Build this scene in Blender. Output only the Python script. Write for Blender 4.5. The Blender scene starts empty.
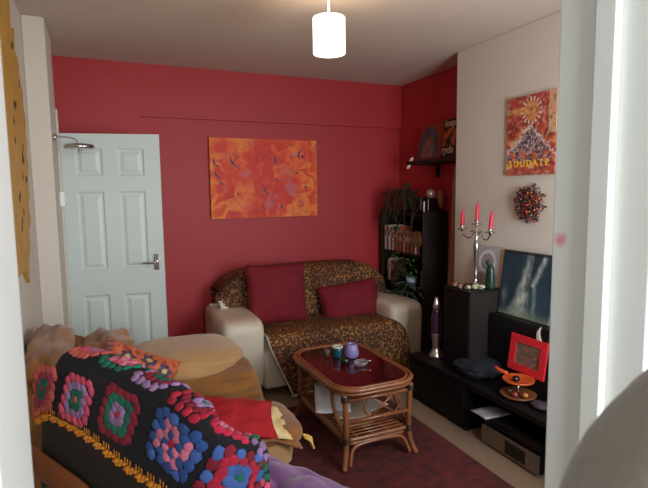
import bpy, bmesh, math, random
from math import sin, cos, pi, radians, sqrt, hypot, atan2, floor
from mathutils import Vector, Matrix, noise
random.seed(7)
SC = bpy.context.scene
COL = SC.collection

# ------------------------------------------------------------------ helpers
def lin(c):
    return tuple(((v/255)/12.92 if v/255 <= .04045 else ((v/255+.055)/1.055)**2.4) for v in c[:3])
def mat(name, c, rough=.6, metal=0, var=0, vs=8, bump=0, bs=60, c2=None, spec=None, emit=None, es=0, trans=0, coat=0, sheen=0):
    m = bpy.data.materials.new(name); m.use_nodes = True
    nt = m.node_tree; b = nt.nodes['Principled BSDF']; L = nt.links.new
    col = lin(c)
    b.inputs['Base Color'].default_value = (*col, 1)
    b.inputs['Roughness'].default_value = rough; b.inputs['Metallic'].default_value = metal
    if spec is not None: b.inputs['Specular IOR Level'].default_value = spec
    if trans: b.inputs['Transmission Weight'].default_value = trans
    if coat: b.inputs['Coat Weight'].default_value = coat
    if sheen: b.inputs['Sheen Weight'].default_value = sheen
    if emit: b.inputs['Emission Color'].default_value = (*lin(emit), 1); b.inputs['Emission Strength'].default_value = es
    tc = nt.nodes.new('ShaderNodeTexCoord')
    n = nt.nodes.new('ShaderNodeTexNoise'); n.inputs['Scale'].default_value = vs; n.inputs['Detail'].default_value = 5
    L(tc.outputs['Object'], n.inputs['Vector'])
    r = nt.nodes.new('ShaderNodeValToRGB')
    d = lin(c2) if c2 else tuple(v*(1-var) for v in col)
    r.color_ramp.elements[0].position = .3; r.color_ramp.elements[1].position = .7
    r.color_ramp.elements[0].color = (*d, 1); r.color_ramp.elements[1].color = (*col, 1)
    L(n.outputs['Fac'], r.inputs['Fac']); L(r.outputs['Color'], b.inputs['Base Color'])
    if bump:
        n2 = nt.nodes.new('ShaderNodeTexNoise'); n2.inputs['Scale'].default_value = bs; n2.inputs['Detail'].default_value = 4
        L(tc.outputs['Object'], n2.inputs['Vector'])
        bp = nt.nodes.new('ShaderNodeBump'); bp.inputs['Strength'].default_value = bump; bp.inputs['Distance'].default_value = .01
        L(n2.outputs['Fac'], bp.inputs['Height']); L(bp.outputs['Normal'], b.inputs['Normal'])
    return m
def vmat(name, rough=.7, bump=0, bs=60, spec=.5):
    m = mat(name, (128,128,128), rough, bump=bump, bs=bs, spec=spec)
    nt = m.node_tree; b = nt.nodes['Principled BSDF']
    a = nt.nodes.new('ShaderNodeAttribute'); a.attribute_name = 'Col'
    nt.links.new(a.outputs['Color'], b.inputs['Base Color'])
    return m
def tag(o, label=None, cat=None, group=None, kind=None):
    if label: o['label'] = label
    if cat: o['category'] = cat
    if group: o['group'] = group
    if kind: o['kind'] = kind
    return o
def root(name, loc, label, cat, rz=0, group=None):
    o = bpy.data.objects.new(name, None); COL.objects.link(o)
    o.location = loc; o.rotation_euler = (0, 0, rz); o.empty_display_size = .05
    o['_m'] = 0; del o['_m']
    return tag(o, label, cat, group)
def rootmat(o):
    m = Matrix.Translation(o.location) @ o.rotation_euler.to_matrix().to_4x4()
    if o.parent: m = rootmat(o.parent) @ o.matrix_parent_inverse @ m
    return m
def link(name, me, mats, parent=None, smooth=True):
    o = bpy.data.objects.new(name, me); COL.objects.link(o)
    if not isinstance(mats, (list, tuple)): mats = [mats]
    for m in mats: me.materials.append(m)
    if smooth:
        for p in me.polygons: p.use_smooth = True
    if parent:
        o.parent = parent; o.matrix_parent_inverse = rootmat(parent).inverted()
    return o
def obj(name, bm, mats, parent=None, smooth=False, recalc=True):
    if recalc: bmesh.ops.recalc_face_normals(bm, faces=bm.faces)
    me = bpy.data.meshes.new(name); bm.to_mesh(me); bm.free()
    return link(name, me, mats, parent, smooth)
def setcol(o, fn):
    me = o.data; a = me.color_attributes.new('Col', 'FLOAT_COLOR', 'POINT')
    for i, v in enumerate(me.vertices): a.data[i].color = (*lin(fn(v.co)), 1)
def BM(): return bmesh.new()
def box(bm, x0, x1, y0, y1, z0, z1, bev=0, seg=2, M=None, mi=0):
    t = BM(); bmesh.ops.create_cube(t, size=1)
    for v in t.verts: v.co = Vector(((x0+x1)/2+v.co.x*(x1-x0), (y0+y1)/2+v.co.y*(y1-y0), (z0+z1)/2+v.co.z*(z1-z0)))
    if bev: bmesh.ops.bevel(t, geom=t.edges[:], offset=bev, segments=seg, affect='EDGES', profile=.5)
    if M: t.transform(M)
    merge(bm, t, mi); return bm
def merge(bm, t, mi=0):
    t.verts.index_update(); vs = [bm.verts.new(v.co) for v in t.verts]
    for f in t.faces:
        try: nf = bm.faces.new([vs[v.index] for v in f.verts]); nf.material_index = mi; nf.smooth = f.smooth
        except ValueError: pass
    t.free()
def B(*a, **k): return box(BM(), *a, **k)
def smoothpts(pts, n=6, closed=False):
    P = [Vector(p) for p in pts]; out = []; N = len(P)
    rng = range(N if closed else N-1)
    for i in rng:
        g = (lambda j: P[j % N]) if closed else (lambda j: P[max(0, min(N-1, j))])
        p0, p1, p2, p3 = g(i-1), g(i), g(i+1), g(i+2)
        for k in range(n):
            t = k/n
            out.append(.5*((2*p1)+(p2-p0)*t+(2*p0-5*p1+4*p2-p3)*t*t+(3*p1-p0-3*p2+p3)*t**3))
    if not closed: out.append(P[-1])
    return out
def tube(bm, pts, r, closed=False, ns=10, sm=0, flat=None, mi=0):
    P = smoothpts(pts, sm, closed) if sm else [Vector(p) for p in pts]
    N = len(P); rings = []; up = None
    for i, p in enumerate(P):
        a = P[(i-1) % N] if (closed or i) else P[0]; b = P[(i+1) % N] if (closed or i < N-1) else P[-1]
        t = (b-a).normalized()
        if up is None:
            up = Vector((0,0,1)) if abs(t.z) < .9 else Vector((1,0,0))
        up = (up-t*up.dot(t)).normalized(); s = t.cross(up)
        rr = r(i/(N-1)) if callable(r) else r
        fa, fb = flat if flat else (1, 1)
        rings.append([bm.verts.new(p+(up*cos(2*pi*k/ns)*fa+s*sin(2*pi*k/ns)*fb)*rr) for k in range(ns)])
    for i in range(N if closed else N-1):
        A, Bq = rings[i], rings[(i+1) % N]
        for k in range(ns):
            f = bm.faces.new((A[k], A[(k+1) % ns], Bq[(k+1) % ns], Bq[k])); f.smooth = True; f.material_index = mi
    if not closed:
        f = bm.faces.new(rings[0]); f.material_index = mi; f = bm.faces.new(rings[-1][::-1]); f.material_index = mi
    return bm
def lathe(bm, prof, c=(0,0,0), ns=24, M=None, mi=0, sx=1, sy=1):
    t = BM(); rings = []
    for r, z in prof:
        rings.append([t.verts.new((c[0]+sx*r*cos(2*pi*k/ns), c[1]+sy*r*sin(2*pi*k/ns), c[2]+z)) for k in range(ns)])
    for A, Bq in zip(rings, rings[1:]):
        for k in range(ns): f = t.faces.new((A[k], A[(k+1) % ns], Bq[(k+1) % ns], Bq[k])); f.smooth = True
    if prof[0][0] > 1e-4: t.faces.new(rings[0][::-1])
    if prof[-1][0] > 1e-4: t.faces.new(rings[-1])
    bmesh.ops.remove_doubles(t, verts=t.verts, dist=1e-5)
    if M: t.transform(M)
    merge(bm, t, mi); return bm
def ball(bm, c, r, sub=2, M=None, mi=0, nz=0):
    t = BM(); bmesh.ops.create_icosphere(t, subdivisions=sub, radius=1)
    rr = r if isinstance(r, (tuple, list)) else (r, r, r)
    for v in t.verts:
        k = 1+nz*noise.noise(v.co*2+Vector(c)*9)
        v.co = Vector((v.co.x*rr[0]*k, v.co.y*rr[1]*k, v.co.z*rr[2]*k))
    if M: t.transform(M)
    for v in t.verts: v.co += Vector(c)
    for f in t.faces: f.smooth = True
    merge(bm, t, mi); return bm
def prism(bm, pts, thick, M, mi=0):
    """2D outline (u,v) extruded along local z by thick, then M"""
    a = [bm.verts.new(M @ Vector((p[0], p[1], 0))) for p in pts]; b = [bm.verts.new(M @ Vector((p[0], p[1], thick))) for p in pts]
    bm.faces.new(a[::-1]).material_index = mi; bm.faces.new(b).material_index = mi
    for i in range(len(pts)):
        j = (i+1) % len(pts); bm.faces.new((a[i], a[j], b[j], b[i])).material_index = mi
    return bm
def frame(o, xa, ya):
    """matrix with local x=xa, y=ya, z = xa x ya at o"""
    x = Vector(xa).normalized(); y = Vector(ya); y = (y-x*y.dot(x)).normalized(); z = x.cross(y)
    m = Matrix((x, y, z)).transposed().to_4x4(); m.translation = Vector(o); return m
def surf(f, nu, nv, closed=False):
    bm = BM(); g = [[bm.verts.new(f(i/nu, j/nv)) for j in range(nv+1)] for i in range(nu+1)]
    for i in range(nu):
        for j in range(nv):
            fc = bm.faces.new((g[i][j], g[i+1][j], g[i+1][j+1], g[i][j+1])); fc.smooth = True
    return bm
def solid(o, t, off=-1):
    m = o.modifiers.new('thickness', 'SOLIDIFY'); m.thickness = t; m.offset = off; return o
def cushion(w, h, t, M, n=26, wr=.006, pinch=.09, seed=0, sag=0):
    bm = BM(); lay = {}
    for side in (1, -1):
        for i in range(n+1):
            for j in range(n+1):
                u = -1+2*i/n; v = -1+2*j/n
                edge = i in (0, n) or j in (0, n)
                if edge and side == -1: lay[(side, i, j)] = lay[(1, i, j)]; continue
                x = w/2*u*(1-pinch*(1-v*v)*u*u); y = h/2*v*(1-pinch*(1-u*u)*v*v)
                z = side*t/2*((1-abs(u)**2.6)*(1-abs(v)**2.6))**.55
                nn = noise.noise(Vector((u*2.2+seed, v*2.2, side*3)))*wr*2.2 + noise.noise(Vector((u*6+seed, v*6, side)))*wr
                if not edge: z += nn*side
                z -= sag*(u*u)
                lay[(side, i, j)] = bm.verts.new(M @ Vector((x, y, z)))
    for side in (1, -1):
        for i in range(n):
            for j in range(n):
                q = [lay[(side, i, j)], lay[(side, i+1, j)], lay[(side, i+1, j+1)], lay[(side, i, j+1)]]
                f = bm.faces.new(q if side == 1 else q[::-1]); f.smooth = True
    return bm
def puffy(x0, x1, y0, y1, z0, z1, p=4, n=3, nz=.0, seed=0, M=None):
    """soft upholstered block (superellipsoid) with slight lumps"""
    t = BM(); bmesh.ops.create_cube(t, size=2); bmesh.ops.subdivide_edges(t, edges=t.edges[:], cuts=14, use_grid_fill=True)
    for v in t.verts:
        c = v.co; l = (abs(c.x)**p+abs(c.y)**p+abs(c.z)**p)**(1/p); c = c/l
        k = 1+nz*noise.noise(c*2.3+Vector((seed, 0, 0)))+nz*.5*noise.noise(c*5+Vector((seed, 3, 0)))
        v.co = Vector(((x0+x1)/2+c.x*k*(x1-x0)/2, (y0+y1)/2+c.y*k*(y1-y0)/2, (z0+z1)/2+c.z*k*(z1-z0)/2))
    if M: t.transform(M)
    for f in t.faces: f.smooth = True
    return t
def painting(name, w, h, d, M, fn, parent=None, nx=120, ny=90, rough=.55):
    """canvas: local x right, y up, z out of the face; lower left corner at M origin; fn(u,v)->rgb255"""
    bm = BM(); g = [[bm.verts.new(M @ Vector((w*i/nx, h*j/ny, d))) for j in range(ny+1)] for i in range(nx+1)]
    for i in range(nx):
        for j in range(ny): bm.faces.new((g[i][j], g[i+1][j], g[i+1][j+1], g[i][j+1]))
    rim = [g[i][0] for i in range(nx+1)]+[g[nx][j] for j in range(1, ny+1)]+[g[i][ny] for i in range(nx-1, -1, -1)]+[g[0][j] for j in range(ny-1, 0, -1)]
    Mi = M.inverted()
    back = []
    for v in rim:
        c = Mi @ v.co; back.append(bm.verts.new(M @ Vector((c.x, c.y, 0))))
    for i in range(len(rim)):
        j = (i+1) % len(rim); bm.faces.new((rim[j], rim[i], back[i], back[j]))
    bm.faces.new(back[::-1])
    o = obj(name, bm, VM, parent, recalc=False)
    def cf(co):
        c = Mi @ co; return fn(min(1, max(0, c.x/w)), min(1, max(0, c.y/h)))
    setcol(o, cf); return o
def text(name, s, size, M, m, parent, ext=.001):
    cu = bpy.data.curves.new(name, 'FONT'); cu.body = s; cu.size = size; cu.extrude = ext; cu.offset = size*.02
    t = bpy.data.objects.new('tmp', cu); COL.objects.link(t)
    dg = bpy.context.evaluated_depsgraph_get(); me = bpy.data.meshes.new_from_object(t.evaluated_get(dg))
    COL.objects.unlink(t); bpy.data.objects.remove(t)
    me.transform(M); me.name = name
    return link(name, me, m, parent, False)
def fbm(x, y, z=0, o=4):
    s = 0; a = .5
    for k in range(o): s += a*noise.noise(Vector((x, y, z))); x *= 2; y *= 2; a *= .5
    return s
def mix(a, b, t):
    t = max(0, min(1, t)); return tuple(a[i]*(1-t)+b[i]*t for i in range(3))
def ramp(t, stops):
    t = max(0, min(1, t))
    for (p, c), (q, d) in zip(stops, stops[1:]):
        if t <= q: return mix(c, d, (t-p)/(q-p+1e-9))
    return stops[-1][1]

# ------------------------------------------------------------------ materials
VM = vmat('painted_canvas', .6)
M_white = mat('wall_cream', (206,197,184), .85, var=.05, vs=2, bump=.15, bs=120)
M_red = mat('wall_red_paint', (174,40,45), .55, var=.06, vs=2, bump=.12, bs=90)
M_ceil = mat('ceiling_paint', (205,188,172), .9, var=.06, vs=1.5, bump=.1, bs=60)
M_gloss = mat('white_gloss_paint', (226,230,226), .4, var=.03, vs=4)
M_door = mat('door_paint', (205,216,212), .45, var=.03, vs=3)
M_carpet = mat('beige_carpet', (138,112,88), .95, var=.2, vs=40, bump=.5, bs=400)
M_chrome = mat('chrome', (200,200,200), .22, 1, var=.05)
M_black = mat('black_ash_wood', (17,15,16), .5, spec=.3, var=.3, vs=10, bump=.05)
M_brownblack = mat('dark_walnut', (38,29,26), .55, spec=.3, var=.35, vs=6)
M_leather = mat('beige_leather', (216,204,182), .45, var=.08, vs=5, bump=.12, bs=90)
M_wood = mat('honey_bentwood', (150,84,44), .4, var=.25, vs=9)
M_rattan = mat('rattan_cane', (150,90,54), .38, var=.4, vs=14, coat=.3)
M_binding = mat('dark_cane_binding', (62,32,20), .5, var=.3, vs=60)
M_glass_top = mat('dark_red_table_glass', (70,14,16), .08, var=.15, vs=3, spec=.6)
M_redcloth = mat('red_cotton', (124,16,32), .85, var=.15, vs=9, bump=.25, bs=260)
M_redcloth2 = mat('bright_red_cotton', (170,14,28), .85, var=.12, vs=9, bump=.25, bs=260)
M_mustard = mat('mustard_throw_cloth', (146,92,32), .9, var=.4, vs=7, bump=.3, bs=200, sheen=.3)
M_tan = mat('tan_suede', (174,132,84), .85, var=.15, vs=6, bump=.2, bs=160, sheen=.3)
M_brownfab = mat('brown_upholstery', (130,84,34), .9, var=.2, vs=8, bump=.2, bs=160)
M_cream = mat('cream_cloth', (222,196,140), .85, var=.12, vs=14, bump=.3, bs=120)
M_purple = mat('purple_fleece', (120,60,132), .9, var=.3, vs=10, bump=.3, bs=140, sheen=.4)
M_darkuph = mat('dark_brown_seat_leather', (44,38,34), .6, var=.2, vs=5, bump=.15, bs=110)
M_knit = mat('black_crochet_wool', (18,18,26), .95, var=.4, vs=90, bump=.9, bs=220)
M_wool = vmat('coloured_wool', .95, bump=.6, bs=300)
M_silver = mat('brushed_silver', (150,136,122), .35, .8, var=.1, vs=30)
M_plastic = mat('black_plastic', (14,14,16), .3, var=.1)
M_screen = mat('receiver_window', (8,9,11), .1)
M_candle = mat('pink_red_wax', (214,48,72), .5, var=.08)
M_book = vmat('printed_book_covers', .6)
M_leaf = mat('green_leaves', (72,120,56), .5, c2=(24,50,26), vs=16)
M_leafd = mat('dark_green_leaves', (112,136,120), .35, c2=(36,58,44), vs=30)
M_dry = mat('dry_vine', (74,58,36), .8, c2=(40,34,24), vs=20)
M_paper = mat('white_paper', (222,216,214), .8, var=.06)
M_clayorange = mat('orange_glaze', (196,84,34), .4, var=.35, vs=18)
M_stone = vmat('stones_and_petals', .6)
M_navy = mat('navy_cloth', (15,20,32), .9, var=.3, vs=12, bump=.3, bs=120)
M_plank = mat('pale_plank', (150,118,84), .7, var=.25, vs=8)

# ------------------------------------------------------------------ room shell
D = 4.41; HC = 2.61
def struct(name, bm, m, parent=None, smooth=False):
    o = obj(name, bm, m, parent, smooth)
    if not parent: o['kind'] = 'structure'
    return o
struct('floor', B(-2.2, 4.2, -1.6, 4.7, -.08, 0), M_carpet)
struct('ceiling', B(-.62, 3.1, .45, 4.7, HC, HC+.1), M_ceil)
bm = BM()
box(bm, -.5, 2.95, D, D+.12, 0, HC)                     # recessed field
box(bm, -.5, 2.95, D-.03, D, 2.19, HC)                  # beam across the top
box(bm, -.5, .33, D-.03, D, 0, 2.19)                    # flush left part
struct('wall_back', bm, M_red)
bm = BM(); box(bm, 2.81, 2.95, 3.18, D, 0, HC)
struct('wall_alcove', bm, M_red)
bm = BM(); box(bm, 2.54, 2.95, .6, 3.18, 0, HC, bev=.006)
struct('wall_right', bm, M_white)
bm = BM(); box(bm, -.5, -.37, .6, D, 0, HC); box(bm, -.37, -.25, 3.47, 3.93, 0, HC, bev=.008); box(bm, -.37, -.29, 3.93, D, 0, HC)
struct('wall_left', bm, M_white)
# near wall with the doorway the photograph is taken through and a window beside it
bm = BM()
X0, X1 = -.113, .715
box(bm, -.5, X0, .45, .6, 0, HC); box(bm, X0, X1, .45, .6, 2.06, HC); box(bm, X1, 1.4, .45, .6, 0, HC)
box(bm, 1.4, 2.45, .45, .6, 0, .85); box(bm, 1.4, 2.45, .45, .6, 2.15, HC); box(bm, 2.45, 2.95, .45, .6, 0, HC)
struct('wall_near', bm, M_white)
bm = BM()
for (a, b) in ((1.4, 1.45), (1.9, 1.95), (2.4, 2.45)): box(bm, a, b, .5, .57, .85, 2.15, bev=.004)
for (a, b) in ((.85, .9), (2.1, 2.15), (1.65, 1.69)): box(bm, 1.4, 2.45, .5, .57, a, b, bev=.004)
struct('window_1', bm, M_gloss)
# door lining (jambs, stops, architraves)
M_jamb = mat('jamb_gloss_paint', (222,224,218), .4, var=.03, vs=4)
nt = M_jamb.node_tree; bs_ = nt.nodes['Principled BSDF']
geo = nt.nodes.new('ShaderNodeNewGeometry'); vm_ = nt.nodes.new('ShaderNodeVectorMath'); vm_.operation = 'DISTANCE'
vm_.inputs[1].default_value = (.684, .588, 1.478)
nz_ = nt.nodes.new('ShaderNodeTexNoise'); nz_.inputs['Scale'].default_value = 70
ad = nt.nodes.new('ShaderNodeMath'); ad.operation = 'MULTIPLY_ADD'; ad.inputs[1].default_value = .022
mr = nt.nodes.new('ShaderNodeMapRange'); mr.inputs[1].default_value = .014; mr.inputs[2].default_value = .027; mr.inputs[3].default_value = .7; mr.inputs[4].default_value = 0
mx = nt.nodes.new('ShaderNodeMix'); mx.data_type = 'RGBA'; mx.inputs[7].default_value = (*lin((225,80,120)), 1)
nt.links.new(geo.outputs['Position'], vm_.inputs[0]); nt.links.new(geo.outputs['Position'], nz_.inputs['Vector'])
nt.links.new(nz_.outputs['Fac'], ad.inputs[0]); nt.links.new(vm_.outputs['Value'], ad.inputs[2])
nt.links.new(ad.outputs[0], mr.inputs[0]); nt.links.new(mr.outputs[0], mx.inputs[0])
old = bs_.inputs['Base Color'].links[0].from_socket
nt.links.new(old, mx.inputs[6]); nt.links.new(mx.outputs[2], bs_.inputs['Base Color'])
bm = BM(); box(bm, X1-.03, X1, .44, .605, 0, 2.06, bev=.003)
box(bm, X1-.044, X1-.03, .497, .53, 0, 2.03, bev=.002)
box(bm, X1-.012, X1+.07, .42, .45, 0, 2.1, bev=.006); box(bm, X1+.03, X1+.07, .405, .43, 0, 2.1, bev=.006)
box(bm, X1-.02, X1+.05, .6, .615, 0, 2.1, bev=.005)
struct('trim_1', bm, M_jamb)
bm = BM(); box(bm, X0, X0+.03, .44, .605, 0, 2.06, bev=.003)
box(bm, X0-.07, X0+.012, .42, .45, 0, 2.1, bev=.006)
box(bm, X0-.05, X0+.02, .6, .615, 0, 2.1, bev=.005); box(bm, X0+.03, X1-.03, .44, .605, 2.03, 2.06, bev=.002)
struct('trim_2', bm, M_gloss)
struct('baseboard_back', B(-.25, 2.81, D-.045, D-.03, 0, .12, bev=.004), M_gloss)
struct('baseboard_right', B(2.525, 2.54, .6, 3.18, 0, .12, bev=.004), M_gloss)
bm = B(-.30, -.240, 3.945, 4.0, 0, 2.15, bev=.004); struct('trim_3', bm, mat('cream_architrave', (212,202,186), .5))

# open white door against the back wall
dr = root('door_1', (-.258, 4.03, 0), None, None, atan2(-.13, .676)); dr['kind'] = 'structure'
DM = rootmat(dr)
def dbox(bm, *a, **k): box(bm, *a, M=DM, **k)
W = .686; bm = BM(); T = .019
st = .11; mid = .1; pw = (W-2*st-mid)/2
cols = [(st, st+pw), (st+pw+mid, W-st)]
rows = [(.2, .83), (1.015, 1.585), (1.695, 1.895)]
dbox(bm, 0, st, -T, T, .01, 1.995); dbox(bm, W-st, W, -T, T, .01, 1.995); dbox(bm, st+pw, st+pw+mid, -T, T, .01, 1.995)
for (a, b) in ((.01, .2), (.83, 1.015), (1.585, 1.695), (1.895, 1.995)):
    for c in cols: dbox(bm, c[0], c[1], -T, T, a, b)
obj('door_leaf', bm, M_door, dr)
for c in cols:
    for r_ in rows:
        bm = BM()
        # raised panel: sunk border, bevel, raised field
        def q(x0, x1, z0, z1, y): return [DM @ Vector(p) for p in ((x0, y, z0), (x1, y, z0), (x1, y, z1), (x0, y, z1))]
        loops = [q(c[0], c[1], r_[0], r_[1], -T), q(c[0]+.012, c[1]-.012, r_[0]+.012, r_[1]-.012, -T+.011), q(c[0]+.024, c[1]-.024, r_[0]+.024, r_[1]-.024, -T+.011), q(c[0]+.045, c[1]-.045, r_[0]+.045, r_[1]-.045, -T+.002)]
        vs = [[bm.verts.new(p) for p in l] for l in loops]
        for A, Bq in zip(vs, vs[1:]):
            for k in range(4): bm.faces.new((A[k], A[(k+1) % 4], Bq[(k+1) % 4], Bq[k]))
        bm.faces.new(vs[-1])
        obj('door_panel', bm, M_door, dr)
bm = BM(); dbox(bm, W-.075, W-.035, -T-.008, -T, 1.0, 1.12, bev=.003)
hd = obj('door_handle', bm, M_chrome, dr)
bm = BM(); tube(bm, [DM @ Vector(p) for p in ((W-.055, -T-.006, 1.06), (W-.055, -T-.045, 1.06), (W-.065, -T-.052, 1.06), (W-.15, -T-.05, 1.058))], .009, sm=4)
obj('lever', bm, M_chrome, hd, True)
for z in (.25, 1.0, 1.75):
    bm = BM(); lathe(bm, [(.007, 0), (.007, .09)], (0, 0, 0), M=DM @ Matrix.Translation((0, -T-.004, z))); obj('hinge', bm, M_chrome, dr, True)

# ------------------------------------------------------------------ wall things
lt = root('light_switch', (-.25, 3.9, 1.53), 'small white plastic switch on left wall beside the door', 'light switch')
obj('plate', B(-.25, -.220, 3.80, 3.90, 1.485, 1.585, bev=.004), M_gloss, lt)
obj('rocker', B(-.220, -.214, 3.835, 3.865, 1.515, 1.555, bev=.003), M_gloss, lt)
sp = root('wall_lamp', (-.25, 3.55, 1.92), 'chrome disc-shaped fitting on thin bracket arm high beside the door', 'wall fitting')
bm = BM(); lathe(bm, [(.022, 0), (.022, .012), (.012, .02)], M=frame((-.25, 3.6, 1.925), (0, 1, 0), (0, 0, 1))); obj('mount', bm, M_chrome, sp, True)
bm = BM(); tube(bm, [(-.24, 3.6, 1.925), (-.18, 3.6, 1.928), (-.125, 3.6, 1.912), (-.112, 3.6, 1.88)], .005, sm=4); obj('arm', bm, M_chrome, sp, True)
bm = BM(); lathe(bm, [(0, .03), (.02, .028), (.075, .022), (.092, .012), (.092, -.004), (.08, -.008), (.02, -.012), (0, -.012)], (-.105, 3.6, 1.862), ns=32); obj('disc', bm, M_chrome, sp, True)
bm = BM(); ball(bm, (-.105, 3.6, 1.842), .012); obj('knob', bm, M_chrome, sp, True)

# ochre wooden sun on the left wall: only its jagged right edge shows past the jamb
C0 = (2.62, 1.92); pts = []
edge = [(2.80, 2.60), (2.93, 2.52), (2.90, 2.37), (3.02, 2.40), (2.99, 2.28), (3.08, 2.26), (3.10, 2.14), (3.18, 2.13), (3.16, 2.03), (3.225, 1.985), (3.17, 1.90), (3.22, 1.85), (3.165, 1.78), (3.21, 1.73), (3.13, 1.64), (3.16, 1.56), (3.08, 1.52), (3.13, 1.43), (3.03, 1.38), (3.05, 1.30), (2.96, 1.24), (2.92, 1.12), (2.80, 1.2)]
pts = edge+[(2*C0[0]-y+.05, z) for y, z in edge[::-1]]
bm = BM(); prism(bm, pts, .018, frame((-.37, 0, 0), (0, 1, 0), (0, 0, 1)))
sun = root('sun_wall_hanging', (-.365, C0[0], C0[1]), 'ochre sun-shaped wooden hanging with jagged edge on left wall', 'wall decoration')
obj('sun_disc', bm, mat('ochre_paint', (196,148,62), .6, var=.2, vs=9, bump=.2, bs=40), sun)
MK = mat('dark_marks', (60,44,30), .7)
for k in range(26):
    y = random.uniform(2.75, 3.15); z = 1.9+random.uniform(-.6, .6)
    if hypot(y-2.62, z-1.9) > .55: continue
    bm = BM(); ball(bm, (-.3515, y, z), (.003, .010, .022), 1); obj('painted_mark', bm, MK, sun, True)

def orange_art(u, v):
    x = u*4; y = v*2.8
    wx = fbm(x*.9+5, y*.9, 1, 3)*1.6; wy = fbm(x*.9, y*.9+9, 2, 3)*1.6
    t = .5+.5*sin((x+wx)*2.4+fbm(x+wx*1.5, y+wy*1.5, 4, 3)*9)
    c = ramp(t, [(0, (206,46,28)), (.3, (216,62,32)), (.55, (224,80,36)), (.8, (232,104,42)), (1, (236,128,52))])
    rr = fbm(x*.9+3, y*.9+2, 8)
    c = mix(c, (210,40,22), (rr)*2.2+.25)
    e = max(0, 1-min(u, 1-u)*14)*.7+max(0, 1-min(v, 1-v)*18)*.4
    c = mix(c, (244,160,36), e*(.6+fbm(x*3, y*3, 5)))
    c = mix(c, (200,120,140), min(.6, (fbm(x*1.6+1, y*1.6, 12)-.16)*4)) if .35 < u+.1 else c
    k = fbm(x*1.1+wx*1.5, y*1.1+wy*1.5, 20, 3)
    if abs(k) < .006 and fbm(x*2, y*2, 31) > .1: c = mix(c, (90,30,40), .7)
    return c
strokes = [(.04,.76,.07,.64),(.05,.60,.09,.50),(.10,.85,.20,.80),(.18,.78,.24,.64),(.20,.72,.27,.62),(.09,.48,.12,.42),(.60,.80,.62,.66),(.85,.88,.83,.75),(.73,.64,.77,.58),(.61,.52,.63,.46),(.49,.40,.53,.28),(.59,.30,.65,.23),(.75,.24,.81,.32),(.56,.22,.60,.16),(.47,.16,.50,.10),(.84,.22,.86,.18),(.66,.18,.66,.10),(.12,.36,.15,.40)]
dots = [(.86,.79,.012),(.795,.575,.011),(.885,.385,.012),(.10,.435,.009),(.75,.93,.009),(.54,.84,.008)]
def orange_full(u, v):
    c = orange_art(u, v)
    for a, b, p, q_ in strokes:
        dx, dy = p-a, q_-b; L2 = dx*dx+dy*dy; t = max(0, min(1, ((u-a)*dx+(v-b)*dy)/L2))
        bow = .02*sin(t*pi)
        d = hypot(u-a-dx*t+bow, (v-b-dy*t)*.7)
        w_ = .0065*(.35+sin(t*pi))
        if d < w_: return (44,34,52)
        if d < w_*2: c = mix(c, (190,110,140), .5)
    for a, b, r_ in dots:
        if hypot(u-a, (v-b)*.7) < r_: return (40,24,34)
    return c
o = painting('abstract_painting', 1.0, .70, .035, frame((.875, D-.001, 1.34), (1, 0, 0), (0, 0, 1)), orange_full, nx=240, ny=170)
tag(o, 'large orange and red swirling abstract canvas on the red wall', 'painting')

# poster canvas on the chimney breast (local x runs towards the camera = right)
def poster(u, v):
    x = u*3; y = v*4
    c = ramp(.5+fbm(x*1.4, y*1.4, 3)*1.6, [(0, (96,30,26)), (.35, (168,44,34)), (.6, (198,86,44)), (.85, (214,140,74)), (1, (226,180,130))])
    if v > .62:                                  # red sky with pale streaks
        c = mix(c, (170,40,44), .45)
    d = hypot(u-.52, (v-.80)*1.25)
    if d < .15: c = mix((222,150,66), (196,96,50), (.5+.5*sin(d*150))*.7)
    elif d < .215:
        c = (236,206,176) if sin(atan2((v-.8)*1.25, u-.52)*16) > .1 else (150,44,40)
    if u > .86 and v > .5: c = mix(c, (222,190,140), .8)
    if hypot((u-.08), (v-.83)*1.25) < .055: c = (72,34,34)
    if hypot((u-.9), (v-.68)*1.25) < .03: c = (60,40,40)
    if u < .5 and .78 < v < .86: c = mix(c, (226,160,70), .7)
    # dark central mountain with white outlines
    hgt = .62-abs(u-.5)*(.75+.5*fbm(x*3, 0, 40))+fbm(x*5, y*5, 41)*.10
    if .16 < v < hgt:
        t = fbm(x*4, y*4, 9)
        c = mix((50,44,58), (90,50,58), .5+t*2)
        if abs(t) < .05: c = (196,188,196)
    if .16 < v < .30 and fbm(x*3+4, y*3, 2) > .05: c = (206,84,40)
    if abs(v-(hgt)) < .02 and v > .2: c = (222,206,200)
    if v < .08: c = mix(c, (160,52,44), .6)
    g = fbm(x*5+2, y*5, 14)
    if g > .12: c = mix(c, (216,186,170), .55)
    elif g < -.16: c = mix(c, (90,44,44), .5)
    c = mix(c, (150,110,96), .18)
    return c
PM = frame((2.54, 2.625, 1.655), (0, -1, 0), (0, 0, 1))
pc = root('poster_canvas', (2.54, 2.42, 1.655), 'small red canvas with yellow lettering above the wreath', 'wall art')
painting('canvas', .40, .505, .02, PM, poster, pc, nx=110, ny=130)
M_yel = mat('yellow_lettering', (236,190,50), .5)
text('lettering', 'S O U D A T E', .056, PM @ Matrix.Translation((.03, .055, .0205)) @ Matrix.Diagonal((.93, 1.0, 1, 1)), M_yel, pc)

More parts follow.
